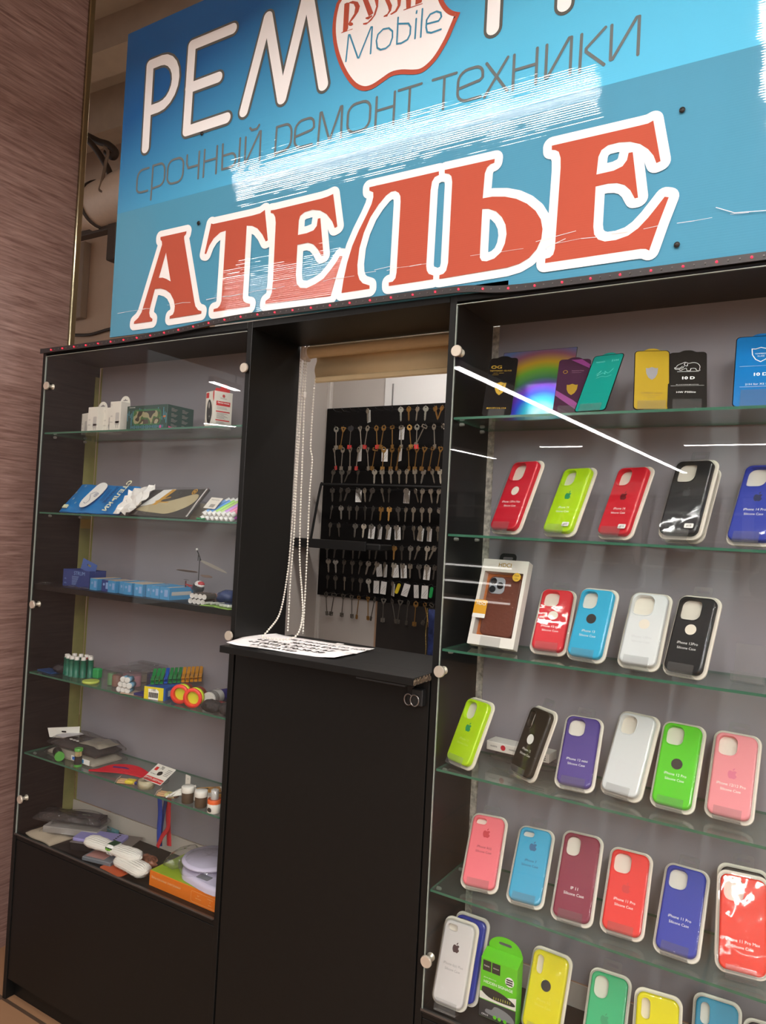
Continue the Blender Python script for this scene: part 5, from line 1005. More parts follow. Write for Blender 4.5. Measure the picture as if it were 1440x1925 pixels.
for k in range(n_):
    x = px(xs[k], 1118+1.4*k, .035); dark = k == 1
    w = (.034 if k < 8 else .046); t = put('lamp_box', 'small light blue open box, %s from the left in the row' % ORD[k] if not dark else 'small navy open box, second from the left in the row', 'box', x, .035+R3.uniform(-.004, .004), Z3_, R3.uniform(-4, 4), 'row of small open boxes on the black shelf')
    h, d = .034, .085; b = MB(); b.box(0, w, 0, .0008, 0, h).box(0, w, d-.0008, d, 0, h).box(0, .0008, 0, d, 0, h).box(w-.0008, w, 0, d, 0, h); b.build('carton_body', LBC if not dark else BLC, t)
    MB().box(.001, w-.001, .001, d-.001, .001, h-.003+R3.random()*.004).build('kraft_filling', KRAFT, t)
    b = MB(); F = face(-.0002); plate(b, circ(w*.3, h*.62, .004, 12), 0, .0003, M=F, back=False); b.box(w*.55, w*.85, -.0006, -.0002, h*.25, h*.8); b.build('pale_print', ink('pale_blue', (130, 160, 206)), t)
    if k == 8: b = MB(); plate(b, rrect(.07, .010, .001, 1, .042, h*.5), 0, .0004, M=SIDE(w), back=False); b.build('grey_stripe', LGP, t)
# helicopter
hx = px(372, 1118, .10); t = put('toy_helicopter', 'small red and black toy helicopter with crossed rotor blades', 'toy helicopter', hx, .10, Z3_, -12); t.scale = (.74, .74, .74)
PK = mat('toy_black', (26, 24, 24), .35); PR = mat('toy_red', (170, 36, 44), .3); PWh = mat('toy_white', (220, 216, 214), .35); BRN = mat('blade_brown', (120, 96, 84), .4)
b = MB(); b.sphere((0, 0, .048), .028, 16, sc=(1.15, .62, .78)); b.build('cabin', PK, t)
b = MB(); b.sphere((.006, 0, .058), .026, 16, sc=(1.05, .60, .62)); b.build('canopy', PWh, t)
b = MB(); b.sphere((.014, 0, .062), .020, 12, sc=(1.0, .70, .55)); b.build('red_hood', PR, t)
b = MB(); b.tube([(-.02, 0, .050), (-.085, 0, .052)], .003, 8); b.tube([(-.02, 0, .036), (-.075, 0, .050)], .0018, 6); b.build('tail_boom', PR, t)
b = MB(); b.box(-.092, -.084, -.001, .001, .010, .066, b=.0005); b.build('tail_fin', mat('toy_maroon', (90, 30, 36), .4), t)
b = MB(); plate(b, smooth([(-.018, 0), (-.008, .0045), (.010, .0035), (.018, 0), (.010, -.0035), (-.008, -.0045)], 3), 0, .001, M=Matrix.Translation((-.086, 0, .070))); b.build('tail_rotor', PK, t)
b = MB(); 
for s_ in (-1, 1): b.tube([(-.028, .016*s_, .002), (.030, .016*s_, .002), (.036, .016*s_, .006)], .0016, 6); b.tube([(-.012, .014*s_, .002), (-.010, .008*s_, .034)], .0013, 6); b.tube([(.014, .014*s_, .002), (.012, .008*s_, .034)], .0013, 6)
b.build('landing_skids', PK, t)
MB().tube([(-.002, 0, .062), (-.002, 0, .166)], .0016, 6).build('rotor_mast', PK, t)
def blade(nm, a, z, dip, L_, m):
    b = MB(); M = Matrix.Translation((-.002, 0, z)) @ Matrix.Rotation(radians(a), 4, 'Z') @ Matrix.Rotation(radians(dip), 4, 'Y') @ Matrix.Rotation(radians(34), 4, 'X'); plate(b, smooth([(.006, .003), (.03, .0075), (L_*.7, .008), (L_, .003), (L_, -.002), (L_*.6, -.006), (.02, -.004)], 3), 0, .001, M=M); b.build(nm, m, t)
blade('rotor_blade', 8, .150, 14, .150, mat('blade_grey', (150, 140, 132), .4)); blade('rotor_blade', 186, .104, 0, .130, BRN); blade('rotor_blade', 20, .094, 4, .06, BRN)
b = MB(); b.tube([(-.022, 0, .186), (-.010, 0, .172), (.006, 0, .150)], .0022, 6); b.tube([(-.012, 0, .170), (-.013, 0, .148)], .0016, 6); b.build('balance_bar', PK, t); b = MB(); b.sphere((-.024, 0, .190), .0052, 10); b.build('bar_tip', PWh, t)
# batteries
x0 = px(360, 1134, .03)
BW = mat('battery_wrap_brown', (72, 58, 44), .3, metal=.3); BT = mat('battery_end_white', (214, 210, 206), .35, metal=.3); OR = mat('battery_orange_end', (200, 96, 50), .35)
for lay in range(2):
    for k in range(4):
        t = put('battery', '%s battery from the left in the %s layer of the stack' % (ORD[k], 'upper' if lay else 'lower'), 'battery', x0+.0148*k+.005*lay, .026, Z3_+.0075+.0142*lay, 12, 'batteries stacked beside the toy helicopter')
        MB().tube([(0, 0, 0), (0, .048, 0)], .0070, 14).build('battery_body', BW, t); MB().lathe([(.0071, -.0008), (.0052, -.001), (.0050, -.0004), (.0024, -.0004), (.0024, -.0014)], (0, 0, 0), 'y', 14).build('end_cap', BT, t)
        MB().tube([(0, .0482, 0), (0, .050, 0)], .0068, 14).build('top_ring', OR, t)
LGC = mat('yellow_green_card', (150, 190, 90), .45)
for q, (pxx, yy, yw, lb) in enumerate(((398, .035, 18, 'flat yellow green card of small fuses beside the batteries'), (422, .022, -12, 'flat yellow green card at the right end of the black shelf'))):
    t = put('parts_card', lb, 'card', px(pxx, 1143, yy), yy, Z3_, yw); MB().box(-.028, .034, -.014, .045, 0, .0015, b=.0005).build('backing_card', LGC, t)
    b = MB()
    for k in range(3): b.tube([(-.018+.017*k, -.004, .006), (-.008+.017*k, .018, .006)], .0036, 8)
    b.build('small_parts', mat('pale_fuse', (196, 196, 188), .3), t)
    b = MB(); b.box(-.024, .030, -.010, .030, .0015, .0115, b=.003); b.build('blister', PLASTIC, t)
b = MB(); lump(b, .032, .026, .018, 21, 20, 10); o = b.build('blue_pouch', mat('dark_blue_film', (48, 64, 110), .25)); o.location = (px(428, 1130, .11), .11, Z3_); tag(o, 'dark blue shiny pouch at the back right of the black shelf', 'pouch')
o = MB().box(-.022, .022, -.008, .008, 0, .022, b=.002).build('clear_box', ACRYL); o.matrix_world = up(px(405, 1125, .10), .10, Z3_, 10); tag(o, 'small clear empty box behind the yellow green card', 'box')
for pxx, pyy, sc_ in ((86, 1100, 1), (135, 1108, .8), (160, 1113, .9)):
    b = MB(); lump(b, .020*sc_, .012, .0035, int(pxx), 16, 6, amp=.3); o = b.build('plastic_wrapper', FILM); o.location = (px(pxx, pyy, .03), .03, Z3_); tag(o, {86: 'flat clear wrapper at the left end of the black shelf', 135: 'crumpled clear wrapper before the navy battery carton', 160: 'clear wrapper just left of the small blue boxes'}[pxx], 'wrapper')

# fourth shelf
def sp(x, y, z, d=None):
    v = at(x, y, 'z', z); return v
TH = mat('green_thread', (26, 104, 84), .35, noise=.2, nscale=200, stretch=(1, 1, 8)); TC = mat('thread_cap', (222, 214, 208), .4); RC = mat('thread_cap_red', (170, 30, 40), .4)
c0 = px(146, 1272, .07); k = 0
for (ox, oy) in ((-.046, -.012), (-.028, -.020), (-.008, -.022), (.012, -.020), (.030, -.010), (.040, .008), (-.040, .010), (-.020, .018), (.002, .022), (.022, .020)):
    t = put('thread_spool', ('green thread spool, %s of the ten standing in a tight bunch' % ('front left' if k == 0 else ORD[k])) if k != 8 else 'green thread spool with a red collar at the back of the bunch', 'thread spool', c0+ox, .075+oy, Z4_, 0, 'green thread spools on the fourth shelf'); k += 1
    MB().lathe([(.0098, 0), (.0098, .004), (.0088, .0045), (.0088, .052), (.0098, .0525)], (0, 0, 0), 'z', 14).build('thread_body', TH, t); MB().lathe([(.0070, .0525), (.0070, .061), (.0060, .062)], (0, 0, 0), 'z', 14).build('spool_cap', TC, t)
    if k == 9: MB().lathe([(.0092, .0488), (.0092, .0545)], (0, 0, 0), 'z', 14).build('red_collar', RC, t)
v = px(163, 1281, .025); o = MB().lathe([(.0220, 0), (.0245, .003), (.0235, .007), (.0195, .0075)], (0, 0, 0), 'z', 28).build('jar_lid', mat('yellow_green_lid', (186, 200, 90), .4)); o.location = (v+.004, .036, Z4_); tag(o, 'yellow green round lid in front of the thread spools', 'lid')
o = MB().box(-.012, .012, -.01, .01, 0, .030, b=.003).build('green_eraser', mat('bright_green_plastic', (40, 150, 84), .35)); o.matrix_world = up(px(183, 1268, .09), .09, Z4_, 5); tag(o, 'bright green block between the spools and clear box', 'block')
o = MB().box(-.05, .03, -.02, .02, 0, .004, b=.001).build('blue_packet', mat('deep_blue_packet', (24, 70, 120), .3)); o.matrix_world = up(px(80, 1262, .05)+.045, .05, Z4_, -6); tag(o, 'flat deep blue packet at the left end of fourth shelf', 'packet')
b = MB(); lump(b, .026, .016, .014, 33, 18, 9, amp=.2); o = b.build('dark_pouch', mat('black_shiny_film', (26, 26, 32), .15)); o.location = (px(112, 1262, .06), .06, Z4_); tag(o, 'crumpled shiny black pouch left of the thread spools', 'pouch')
def tub(xc, yc, z, w, d, h, label, yaw=0, fill=()):
    t = put('clear_tub', label, 'container', xc, yc, z, yaw); b = MB(); plate(b, rrect(w, d, .010, 5), 0, h, bev=.002); b.build('tub_body', ACRYL, t); b = MB(); plate(b, rrect(w+.008, d+.008, .012, 5), h, h+.008, bev=.002); plate(b, rrect(w-.03, d-.03, .012, 5), h+.008, h+.014, bev=.004); b.build('tub_lid', FILM, t)
    for (fx, fy, r_, hh, c) in fill: MB().lathe([(r_, .002), (r_, hh), (r_*.8, hh+.002)], (fx, fy, 0), 'z', 16).build('content_roll', mat('content_%d_%d_%d' % c, c, .5), t)
tub(px(217, 1290, .05)+.012, .078, Z4_, .115, .078, .040, 'clear tub with pink and brown rolls, lid closed', 0, ((-.040, -.018, .013, .034, (90, 140, 90)), (-.016, -.020, .014, .032, (130, 90, 76)), (.012, .01, .026, .037, (196, 140, 150)), (.042, -.020, .011, .030, (150, 130, 116))))
tub(px(262, 1288, .13)+.01, .150, Z4_, .110, .055, .048, 'second clear tub behind, with navy and ochre contents', 0, ((.030, -.01, .014, .034, (40, 40, 84)), (.046, 0, .010, .020, (190, 150, 60)), (-.020, 0, .014, .026, (190, 170, 150))))
for k, (dx, dz) in enumerate(((0, 0), (.017, 0), (.034, 0), (.006, .0145), (.023, .0145), (.040, .0145), (.014, .029), (.031, .029))):
    t = put('tube_roll', '%s pale blue tube of the pile before the clear tub' % ORD[k], 'tube', px(225, 1298, .014)+dx-.004, .014, Z4_+.0085+dz, 24, 'pile of pale blue tubes')
    b = MB(); b.lathe([(.0050, 0), (.0080, 0), (.0080, .030), (.0050, .030), (.0050, 0)], (0, 0, 0), 'y', 16); b.build('tube_body', mat('pale_blue_tube', (120, 164, 190), .4), t)
    MB().lathe([(.0050, -.0006), (.0082, -.0006), (.0082, .004)], (0, 0, 0), 'y', 16).build('white_end', mat('white_tube_end', (214, 212, 208), .4), t)
o = MB().box(-.035, .045, -.014, .03, 0, .003, b=.001).build('leaflet', mat('cream_leaflet', (176, 152, 132), .6)); o.matrix_world = up(px(243, 1303, .02)+.01, .025, Z4_, 10); tag(o, 'small cream leaflet lying before the clear tubs', 'leaflet')
o = MB().box(-.02, .03, -.010, .03, 0, .006, b=.001).build('navy_booklet', mat('navy_booklet', (48, 44, 100), .5)); o.matrix_world = up(px(262, 1307, .02)+.006, .022, Z4_+.0032, 4); tag(o, 'navy booklet between leaflet and the yellow carton', 'booklet')
# yellow and blue carton with clothes pegs on top
xa = px(272, 1312, .015); t = put('peg_carton', 'yellow and blue carton with a barcode sticker, pegs lying on it', 'carton', xa, .012, Z4_, 14); w, d, h = .066, .125, .034
CB = mat('carton_blue', (36, 84, 160), .4); MB().box(0, w, 0, d, 0, h, b=.0006).build('carton_body', CB, t); F = face(-.0002)
b = MB(); decal(b, [(0, 0), (w*.92, 0), (w*.92, h), (0, h)], 0, M=F); b.build('yellow_front', ink('yellow_card', (226, 206, 40)), t)
b = MB(); decal(b, [(w*.22, h*.02), (w*.68, -.0), (w*.70, h*.70), (w*.60, h*.86), (w*.20, h*.84)], .0004, M=F); bs = b.build('barcode_sticker', WI, t)
b = MB(); text(b, '100', .0095, w*.45, h*.76, .0008, M=F, bold=.01)
for q in range(14): decal(b, rrect(.0013 if q % 3 else .002, h*.42, .0002, 1, w*.25+.0021*q, h*.36), .0007, M=F)
b.build('barcode', KI, bs); b = MB(); decal(b, rrect(.018, .016, .001, 1, d*.18, h*.5), 0, M=SIDE(w+.0002)); b.build('side_label', ink('pale_label', (180, 190, 206)), t)
PEG = {0: mat('peg_green', (34, 130, 66), .3), 1: mat('peg_blue', (30, 84, 180), .3), 2: mat('peg_amber', (214, 144, 30), .3)}
pb = up(xa+.000, .022, Z4_+h+.001, 14)
for k, c in enumerate((0, 0, 0, 1, 0, 0, 0, 2, 2, 2, 2, 2)):
    M = pb @ Matrix.Translation((.012+.0080*k, .004+.0092*k, .0)) @ Matrix.Rotation(radians(118), 4, 'Z') @ Matrix.Rotation(radians(-12), 4, 'Y')
    nm_ = {0: 'green', 1: 'blue', 2: 'amber'}[c]
    t = thing('clothes_peg', '%s plastic clothes peg, %s from the left on the yellow and blue carton' % (nm_, ORD[k]), 'clothes peg', M, 'clothes pegs in a row')
    for s_ in (0, 1): b = MB(); b.add([(-.005 if 0 else 0, -.0045, .002+.012*s_), (0, .0045, .002+.012*s_), (.030, .0045, .0065+.004*s_), (.030, -.0045, .0065+.004*s_), (.070, .0045, .002+.014*s_), (.070, -.0045, .002+.014*s_)]+[(0, -.0045, .005+.012*s_), (0, .0045, .005+.012*s_), (.030, .0045, .0095+.004*s_), (.030, -.0045, .0095+.004*s_), (.070, .0045, .005+.014*s_), (.070, -.0045, .005+.014*s_)], [(0, 1, 2, 3), (3, 2, 4, 5), (6, 9, 8, 7), (9, 11, 10, 8), (0, 3, 9, 6), (3, 5, 11, 9), (1, 7, 8, 2), (2, 8, 10, 4), (0, 6, 7, 1), (5, 4, 10, 11)]); b.build('peg_arm', PEG[c], t)
    b = MB(); b.tube([(.024, -.0052, .008), (.034, -.0052, .012), (.034, .0052, .012), (.024, .0052, .008)], .0009, 5, closed=True); b.build('spring', STEEL, t)
# red tape rings
for k, (pxx, pyy, yy, lb) in enumerate(((332, 1325, .030, 'red ring roll with a neon yellow stripe, left of the pair'), (356, 1333, .022, 'red ring roll with a neon yellow stripe, right of the pair'))):
    t = put('tape_ring', lb, 'tape roll', px(pxx, pyy, yy)+.008, yy, Z4_+.0265, 22)
    MB().lathe([(.0175, 0), (.0255, -.001), (.0262, .004), (.0225, .008), (.0225, .045), (.0175, .045), (.0175, 0)], (0, 0, 0), 'y', 28).build('red_core', mat('coral_red_plastic', (232, 64, 50), .4), t)
    MB().lathe([(.0228, .012), (.0245, .013), (.0245, .024), (.0228, .025)], (0, 0, 0), 'y', 28).build('yellow_band', mat('neon_yellow', (206, 214, 50), .5), t)
    MB().lathe([(.0001, .040), (.0174, .040)], (0, 0, 0), 'y', 24).build('dull_plug', mat('ochre_plug', (112, 90, 52), .6), t)
t = put('striped_roll', 'white roll with black scribbled barcode, behind the red rings', 'roll', px(392, 1318, .06), .060, Z4_+.020, 14)
MB().tube([(0, 0, 0), (0, .05, 0)], .0195, 20).build('paper_wrap', mat('white_wrap', (206, 202, 198), .5), t); b = MB()
for k in range(4): b.lathe([(.0198, .006+.005*k), (.0198, .0085+.005*k)], (0, 0, 0), 'y', 20)
stroke(b, smooth([(-.010, .034), (.0, .040), (-.004, .030), (.008, .042), (.004, .030), (.012, .040)], 3, False), .0018, .0200, n=3); b.build('black_marks', KI, t)
o = MB().tube([(0, 0, 0), (0, .06, 0)], .017, 18).build('blue_roll', mat('violet_blue_wrap', (56, 52, 130), .35)); o.matrix_world = up(px(404, 1318, .11), .095, Z4_+.0172, -10); tag(o, 'violet blue roll behind the barcode roll', 'roll')
for pxx, pyy, yy, s_, lb in ((395, 1336, .028, 1.0, 'dark furry brush lying at the right end of fourth shelf'), (424, 1342, .030, .8, 'second dark brush in the right corner of the fourth shelf')):
    b = MB(); lump(b, .030*s_, .018, .016, int(pxx), 30, 14, amp=.10); o = b.build('shoe_brush', mat('dark_bristles', (50, 44, 44), .8, noise=.4, nscale=160, bump=1)); o.location = (px(pxx, pyy, yy)+.004, yy, Z4_); tag(o, lb, 'brush')
o = MB().box(-.02, .02, -.01, .01, 0, .012, b=.004).build('red_case', mat('wine_red_plastic', (150, 50, 56), .35)); o.matrix_world = up(px(418, 1327, .09), .09, Z4_, -5); tag(o, 'small wine red case behind the brushes', 'case')

# fifth shelf
def slab(name, label, cat, x, y, z, yaw, w, d, h, m, wob=.003, parent=None, seed=1, bev=.006):
    R_ = random.Random(seed); a_, b_ = R_.random()*6, R_.random()*6; b = MB(); n1, n2 = 16, 10; V = []
    for i in range(n1+1):
        for j in range(n2+1):
            u, v = i/n1, j/n2; e_ = min(1, min(u, 1-u, v*1.5, (1-v)*1.5)*7)**.6; V.append((-w/2+w*u, -d/2+d*v+wob*sin(u*7+a_), h*(.25+.75*e_)+wob*sin(u*11+b_)*sin(v*6)*e_))
    b.add(V, [(i*(n2+1)+j, (i+1)*(n2+1)+j, (i+1)*(n2+1)+j+1, i*(n2+1)+j+1) for i in range(n1) for j in range(n2)], 0, True)
    V2 = [(p[0], p[1], 0) for p in V]; b.add(V2, [(i*(n2+1)+j, i*(n2+1)+j+1, (i+1)*(n2+1)+j+1, (i+1)*(n2+1)+j) for i in range(n1) for j in range(n2)])
    rim = [(i, 0) for i in range(n1)]+[(n1, j) for j in range(n2)]+[(i, n2) for i in range(n1, 0, -1)]+[(0, j) for j in range(n2, 0, -1)]
    ii_ = [i*(n2+1)+j for i, j in rim]; N_ = len(V); k = len(ii_); b.add(V+V2, [(ii_[q]+N_, ii_[(q+1) % k]+N_, ii_[(q+1) % k], ii_[q]) for q in range(k)], 0, True)
    o = b.build(name if parent is None else parent[1], m, None if parent is None else parent[0])
    if parent is None: o.matrix_world = up(x, y, z, yaw); tag(o, label, cat)
    else: o.matrix_local = up(x, y, z, yaw)
    return o
GI = mat('grey_felt_insole', (150, 140, 126), .8); xb = px(160, 1410, .10)
t = put('insole_bag', 'lower clear bag of pale insoles with blue and white printing', 'bag', xb-.005, .100, Z5_, -1)
slab('', '', '', 0, 0, .001, 0, .225, .10, .020, mat('pale_insole', (176, 166, 150), .7), parent=(t, 'insole_pair'), seed=3); slab('', '', '', .004, 0, 0, 0, .25, .115, .026, FILM, parent=(t, 'clear_film'), seed=4)
b = MB(); [b.box(x_, x_+w_, -.0585, -.0565, .006, .020) for x_, w_ in ((.02, .085),)]; b.build('white_label', WI, t); b = MB(); b.box(.060, .080, -.0595, -.0584, .008, .018); b.box(.03, .040, -.0595, -.0584, .012, .017); b.build('blue_label_mark', LBC, t)
t = put('insole_bag', 'upper clear bag of dark insoles with a white hanging header', 'bag', xb-.01, .105, Z5_+.028, -2)
slab('', '', '', .01, 0, .001, 0, .215, .10, .016, mat('charcoal_insole', (52, 46, 44), .6), parent=(t, 'insole_pair'), seed=5); slab('', '', '', .06, .01, .017, 0, .10, .07, .006, GI, parent=(t, 'felt_layer'), seed=6); slab('', '', '', .006, 0, 0, 0, .24, .112, .026, FILM, parent=(t, 'clear_film'), seed=7)
b = MB(); F = Matrix.Translation((-.118, -.03, .010)) @ Matrix.Rotation(radians(28), 4, 'Z') @ FRONT; plate(b, [(-.012, .0), (.085, .0), (.085, .040), (-.020, .028)], 0, .0008, [rrect(.016, .005, .0024, 3, .034, .020)], M=F); b.build('header_card', WHITE, t)
b = MB(); b.add([(-.085, -.045, .027), (-.04, -.050, .028), (-.02, .01, .030), (-.065, .02, .029)], [(0, 1, 2, 3)]); b.build('white_insert', mat('lilac_white_insert', (200, 194, 198), .5), t)
b = MB()
for k in range(3): b.sphere((-.012+.016*k, -.040, .0275), .0055, 10, sc=(1.2, .8, .3))
b.build('printed_ovals', LGP, t)
v = px(104, 1425, .03); t = put('toothpick_jar', 'black toothpick jar with green lid lying on its side', 'jar', v+.008, .034, Z5_+.0142, 62)
MB().tube([(0, .03, 0), (0, -.018, 0)], .0132, 20).build('jar_body', mat('dark_jar_label', (44, 40, 40), .35), t); MB().tube([(0, -.018, 0), (0, -.026, 0)], .0140, 20).build('jar_lid', mat('green_lid', (86, 160, 70), .35), t)
v = px(149, 1438, .035); t = put('toothpick_jar', 'clear toothpick jar with green lid standing upright', 'jar', v, .030, Z5_)
MB().lathe([(.0115, 0), (.0115, .006)], (0, 0, 0), 'z', 20).build('jar_base', mat('green_lid', (86, 160, 70), .35), t); MB().lathe([(.0112, .006), (.0112, .030)], (0, 0, 0), 'z', 20).build('dark_label', mat('dark_jar_label', (44, 40, 40), .35), t)
b = MB()
for a in range(12): b.tube([(.008*cos(a*.52), .008*sin(a*.52), .030), (.008*cos(a*.52), .008*sin(a*.52), .046)], .0018, 5)
b.build('toothpicks', mat('toothpick_wood', (206, 180, 130), .7), t); MB().lathe([(.0105, .030), (.0105, .045)], (0, 0, 0), 'z', 20).build('jar_wall', ACRYL, t); MB().lathe([(.0120, .045), (.0120, .052), (.010, .053)], (0, 0, 0), 'z', 20).build('jar_lid', mat('green_lid', (86, 160, 70), .35), t)
b = MB(); b.box(-.0118, -.002, -.0118, -.0100, .020, .028); b.build('blue_mark', ink('mark_blue', (50, 110, 200)), t)
RP = mat('red_pouch_fabric', (190, 26, 44), .35); x = px(222, 1446, .05)
t = put('shoelace_bundle', 'flat bundle of bright red laces on the fifth shelf', 'laces', x, .058, Z5_, 6); b = MB()
for k in range(7): b.tube(smooth([(-.092+.003*k, -.026+.002*k, .003), (-.05, -.018+.005*k, .006+.0012*k), (.0, -.010+.006*k, .010+.0016*k), (.05, -.002+.005*k, .010+.0014*k), (.105, .010+.002*k, .004)], 4, False), .0050, 8, flat=.6)
b.build('red_laces', RP, t); b = MB(); b.tube([(-.03, .004, .016), (.01, .010, .018), (.05, .012, .012)], .004, 8, flat=.6); b.build('purple_lace', mat('purple_lace', (70, 30, 90), .4), t)
WOODP = mat('pencil_wood', (190, 150, 110), .6)
for k, (pxx, pyy, yy, yw, c, lb) in enumerate(((240, 1462, .022, 22, (212, 190, 60), 'small open pack of short pencils with a yellow sleeve'), (315, 1487, .022, 14, (196, 186, 130), 'small pack of short pencils left of the white clamps'))):
    t = put('pencil_pack', lb, 'pencil pack', px(pxx, pyy, yy), yy, Z5_, yw); b = MB()
    for q in range(4): b.tube([(-.028, -.006+.006*q, .004+.0025*(q % 2)), (.024, -.004+.006*q, .004+.0025*(q % 2))], .0033, 6)
    b.build('pencils', WOODP, t); MB().box(-.006, .022, -.010, .014, .001, .012, b=.004).build('sleeve', mat('sleeve_%d' % k, c, .4), t); b = MB(); b.add([(-.034, -.010, .001), (-.026, -.010, .016), (-.024, .012, .018), (-.034, .012, .002)], [(0, 1, 2, 3)]); b.build('paper_end', WI, t)
    MB().box(.022, .032, -.006, .010, .002, .009, b=.002).build('coloured_tips', mat('tips_blue' if k == 0 else 'tips_brown', (40, 50, 120) if k == 0 else (80, 50, 44), .4), t)
t = put('tape_roll', 'clear tape roll in a crumpled bag before the round card', 'tape roll', px(272, 1472, .035)+.004, .038, Z5_); MB().lathe([(.012, 0), (.0225, 0), (.0225, .020), (.012, .020), (.012, 0)], (0, 0, 0), 'z', 24).build('roll', mat('clear_yellow_tape', (196, 184, 150), .3), t); b = MB(); lump(b, .030, .027, .0125, 41, 22, 10, amp=.16); b.build('clear_bag', FILM, t)
F = Matrix.Translation((px(300, 1445, .06), .060, Z5_+.034)) @ Matrix.Rotation(radians(-4), 4, 'Z') @ Matrix.Rotation(radians(30), 4, 'X')
t = thing('price_card', 'white and red printed card lying slanted on a bag', 'card', F); b = MB(); plate(b, rrect(.078, .060, .002, 2), 0, .0008); b.build('card_sheet', CARDW, t)
b = MB(); plate(b, rrect(.074, .014, .001, 1, 0, -.021), .0009, .0011); plate(b, rrect(.012, .012, .001, 1, -.026, .014), .0009, .0011); b.build('red_band', RED2, t)
b = MB(); text(b, '70', .014, -.008, .020, .0012, bold=.01); decal(b, smooth([(-.008, .006), (.004, .010), (.010, .002), (.004, -.004), (-.006, -.004)], 3), .0010); text(b, 'Прочные', .0055, -.022, -.004, .0012)
for q in range(5): decal(b, rrect(.018, .0012, .0003, 1, .025, .020-.005*q), .0010)
b.build('black_print', KI, t); b = MB(); text(b, 'ЛЕНТА ЛИПУЧАЯ', .0085, 0, -.021, .0014, bold=.01); b.build('white_print', WI, t)
b = MB(); lump(b, .034, .024, .016, 43, 20, 9); o = b.build('clear_bag', FILM); o.location = (px(300, 1455, .09)+.006, .085, Z5_); tag(o, 'clear crumpled bag under the white and red card', 'plastic bag')
# clamps, jars and glue
t = put('cord_clamps', 'bunch of white plastic cord clips in front of the jars', 'clips', px(322, 1496, .02), .018, Z5_, 30)
for k in range(4): MB().tube([(-.012+.004*k, -.004*k, .005+.003*k), (.020, .004*k, .012+.003*k), (.060, .008+.005*k, .018+.004*k)], .0042, 8, flat=.6).build('clip_arm', WHITE, t)
for k, (pxx, pyy, lb) in enumerate(((352, 1510, 'brown filled jar with white lid, left of two'), (377, 1519, 'brown filled jar with white lid, right of two'))):
    t = put('cream_jar', lb, 'jar', px(pxx, pyy, .03), .030, Z5_, 0); MB().lathe([(.0150, 0), (.0158, .002), (.0158, .026), (.0150, .028)], (0, 0, 0), 'z', 24).build('jar_body', mat('brown_polish', (78, 62, 48), .25), t)
    MB().lathe([(.0165, .027), (.0170, .028), (.0170, .040), (.0158, .042), (.0001, .0425)], (0, 0, 0), 'z', 24).build('jar_lid', WHITE, t)
for k, (pxx, lb) in enumerate(((362, 'long white and orange tube carton lying behind the left jar'), (388, 'long white and orange tube carton lying behind the right jar'))):
    t = put('tube_carton', lb, 'carton', px(pxx, 1500, .05), .052, Z5_+.001, -38); MB().box(-.012, .012, 0, .085, 0, .024, b=.0008).build('carton_body', CARDW, t)
    b = MB(); b.box(-.0125, .0125, .010, .070, .010, .0245); b.build('orange_band', mat('orange_yellow_print', (214, 150, 50), .4), t); b = MB(); decal(b, circ(0, .034, .006), .0250); text(b, 'КЛЕЙ', .008, 0, .055, .0254); b.build('carton_print', KI, t)
t = put('glue_jar', 'clear and orange glue jar with a printed white label', 'jar', px(404, 1528, .03), .026, Z5_); MB().lathe([(.0165, 0), (.0175, .002), (.0175, .022), (.0170, .023)], (0, 0, 0), 'z', 24).build('white_label', CARDW, t)
MB().lathe([(.0178, .023), (.0178, .031), (.0168, .033)], (0, 0, 0), 'z', 24).build('orange_ring', mat('orange_plastic', (224, 96, 40), .35), t); MB().lathe([(.0150, .033), (.0150, .058), (.0080, .062)], (0, 0, 0), 'z', 24).build('clear_neck', FILM, t); MB().lathe([(.0100, .033), (.0100, .055), (.009, .056)], (0, 0, 0), 'z', 18).build('inner_cap', LGP, t)
b = MB(); F = face(-.0178); decal(b, smooth([(-.007, .008), (-.002, .015), (.006, .013), (.007, .006), (0, .004)], 3), 0, M=F); b.build('label_picture', KI, t)
for xh in ((362, 1470, 0),): pass
t = put('hanging_tag', 'small white punched tag standing behind the jar cartons', 'tag', px(352, 1478, .07), .072, Z5_+.0, -10); b = MB(); plate(b, rrect(.022, .050, .001, 1, 0, .025), 0, .0008, [circ(.0, .040, .0018, 8)], M=FRONT); b.build('tag_sheet', CARDW, t)

# laces hanging from the fifth shelf down to the deck
def lace(pts, label, m, w=.0065):
    P = smooth([tuple(at(x, y, 'y', d)) for x, y, d in pts], 6, False); base = Vector(P[0]); P = [Vector(p)-base for p in P]; b = MB(); b.tube(P, w, 8, flat=.22); o = b.build('shoelace', m); o.location = base; return tag(o, label, 'shoelace', 'laces hanging below the fifth shelf')
LB = mat('blue_lace', (20, 56, 150), .6); LR = mat('red_lace', (176, 24, 36), .6)
lace([(317, 1492, .10), (318, 1520, .10), (316, 1555, .10), (305, 1572, .10), (296, 1592, .10)], 'red lace hanging at the left, curling onto the deck', LR)
lace([(300, 1498, .105), (301, 1530, .105), (299, 1560, .105), (299, 1590, .105)], 'broad blue lace hanging in the middle of the bunch', LB, .009)
lace([(313, 1498, .11), (308, 1525, .11), (303, 1560, .11), (302, 1590, .11)], 'dark blue lace crossing behind the broad blue one', mat('navy_lace', (16, 34, 92), .6))
lace([(319, 1495, .115), (316, 1530, .115), (317, 1560, .115), (318, 1590, .115)], 'red lace hanging straight at the right of the bunch', LR, .009)

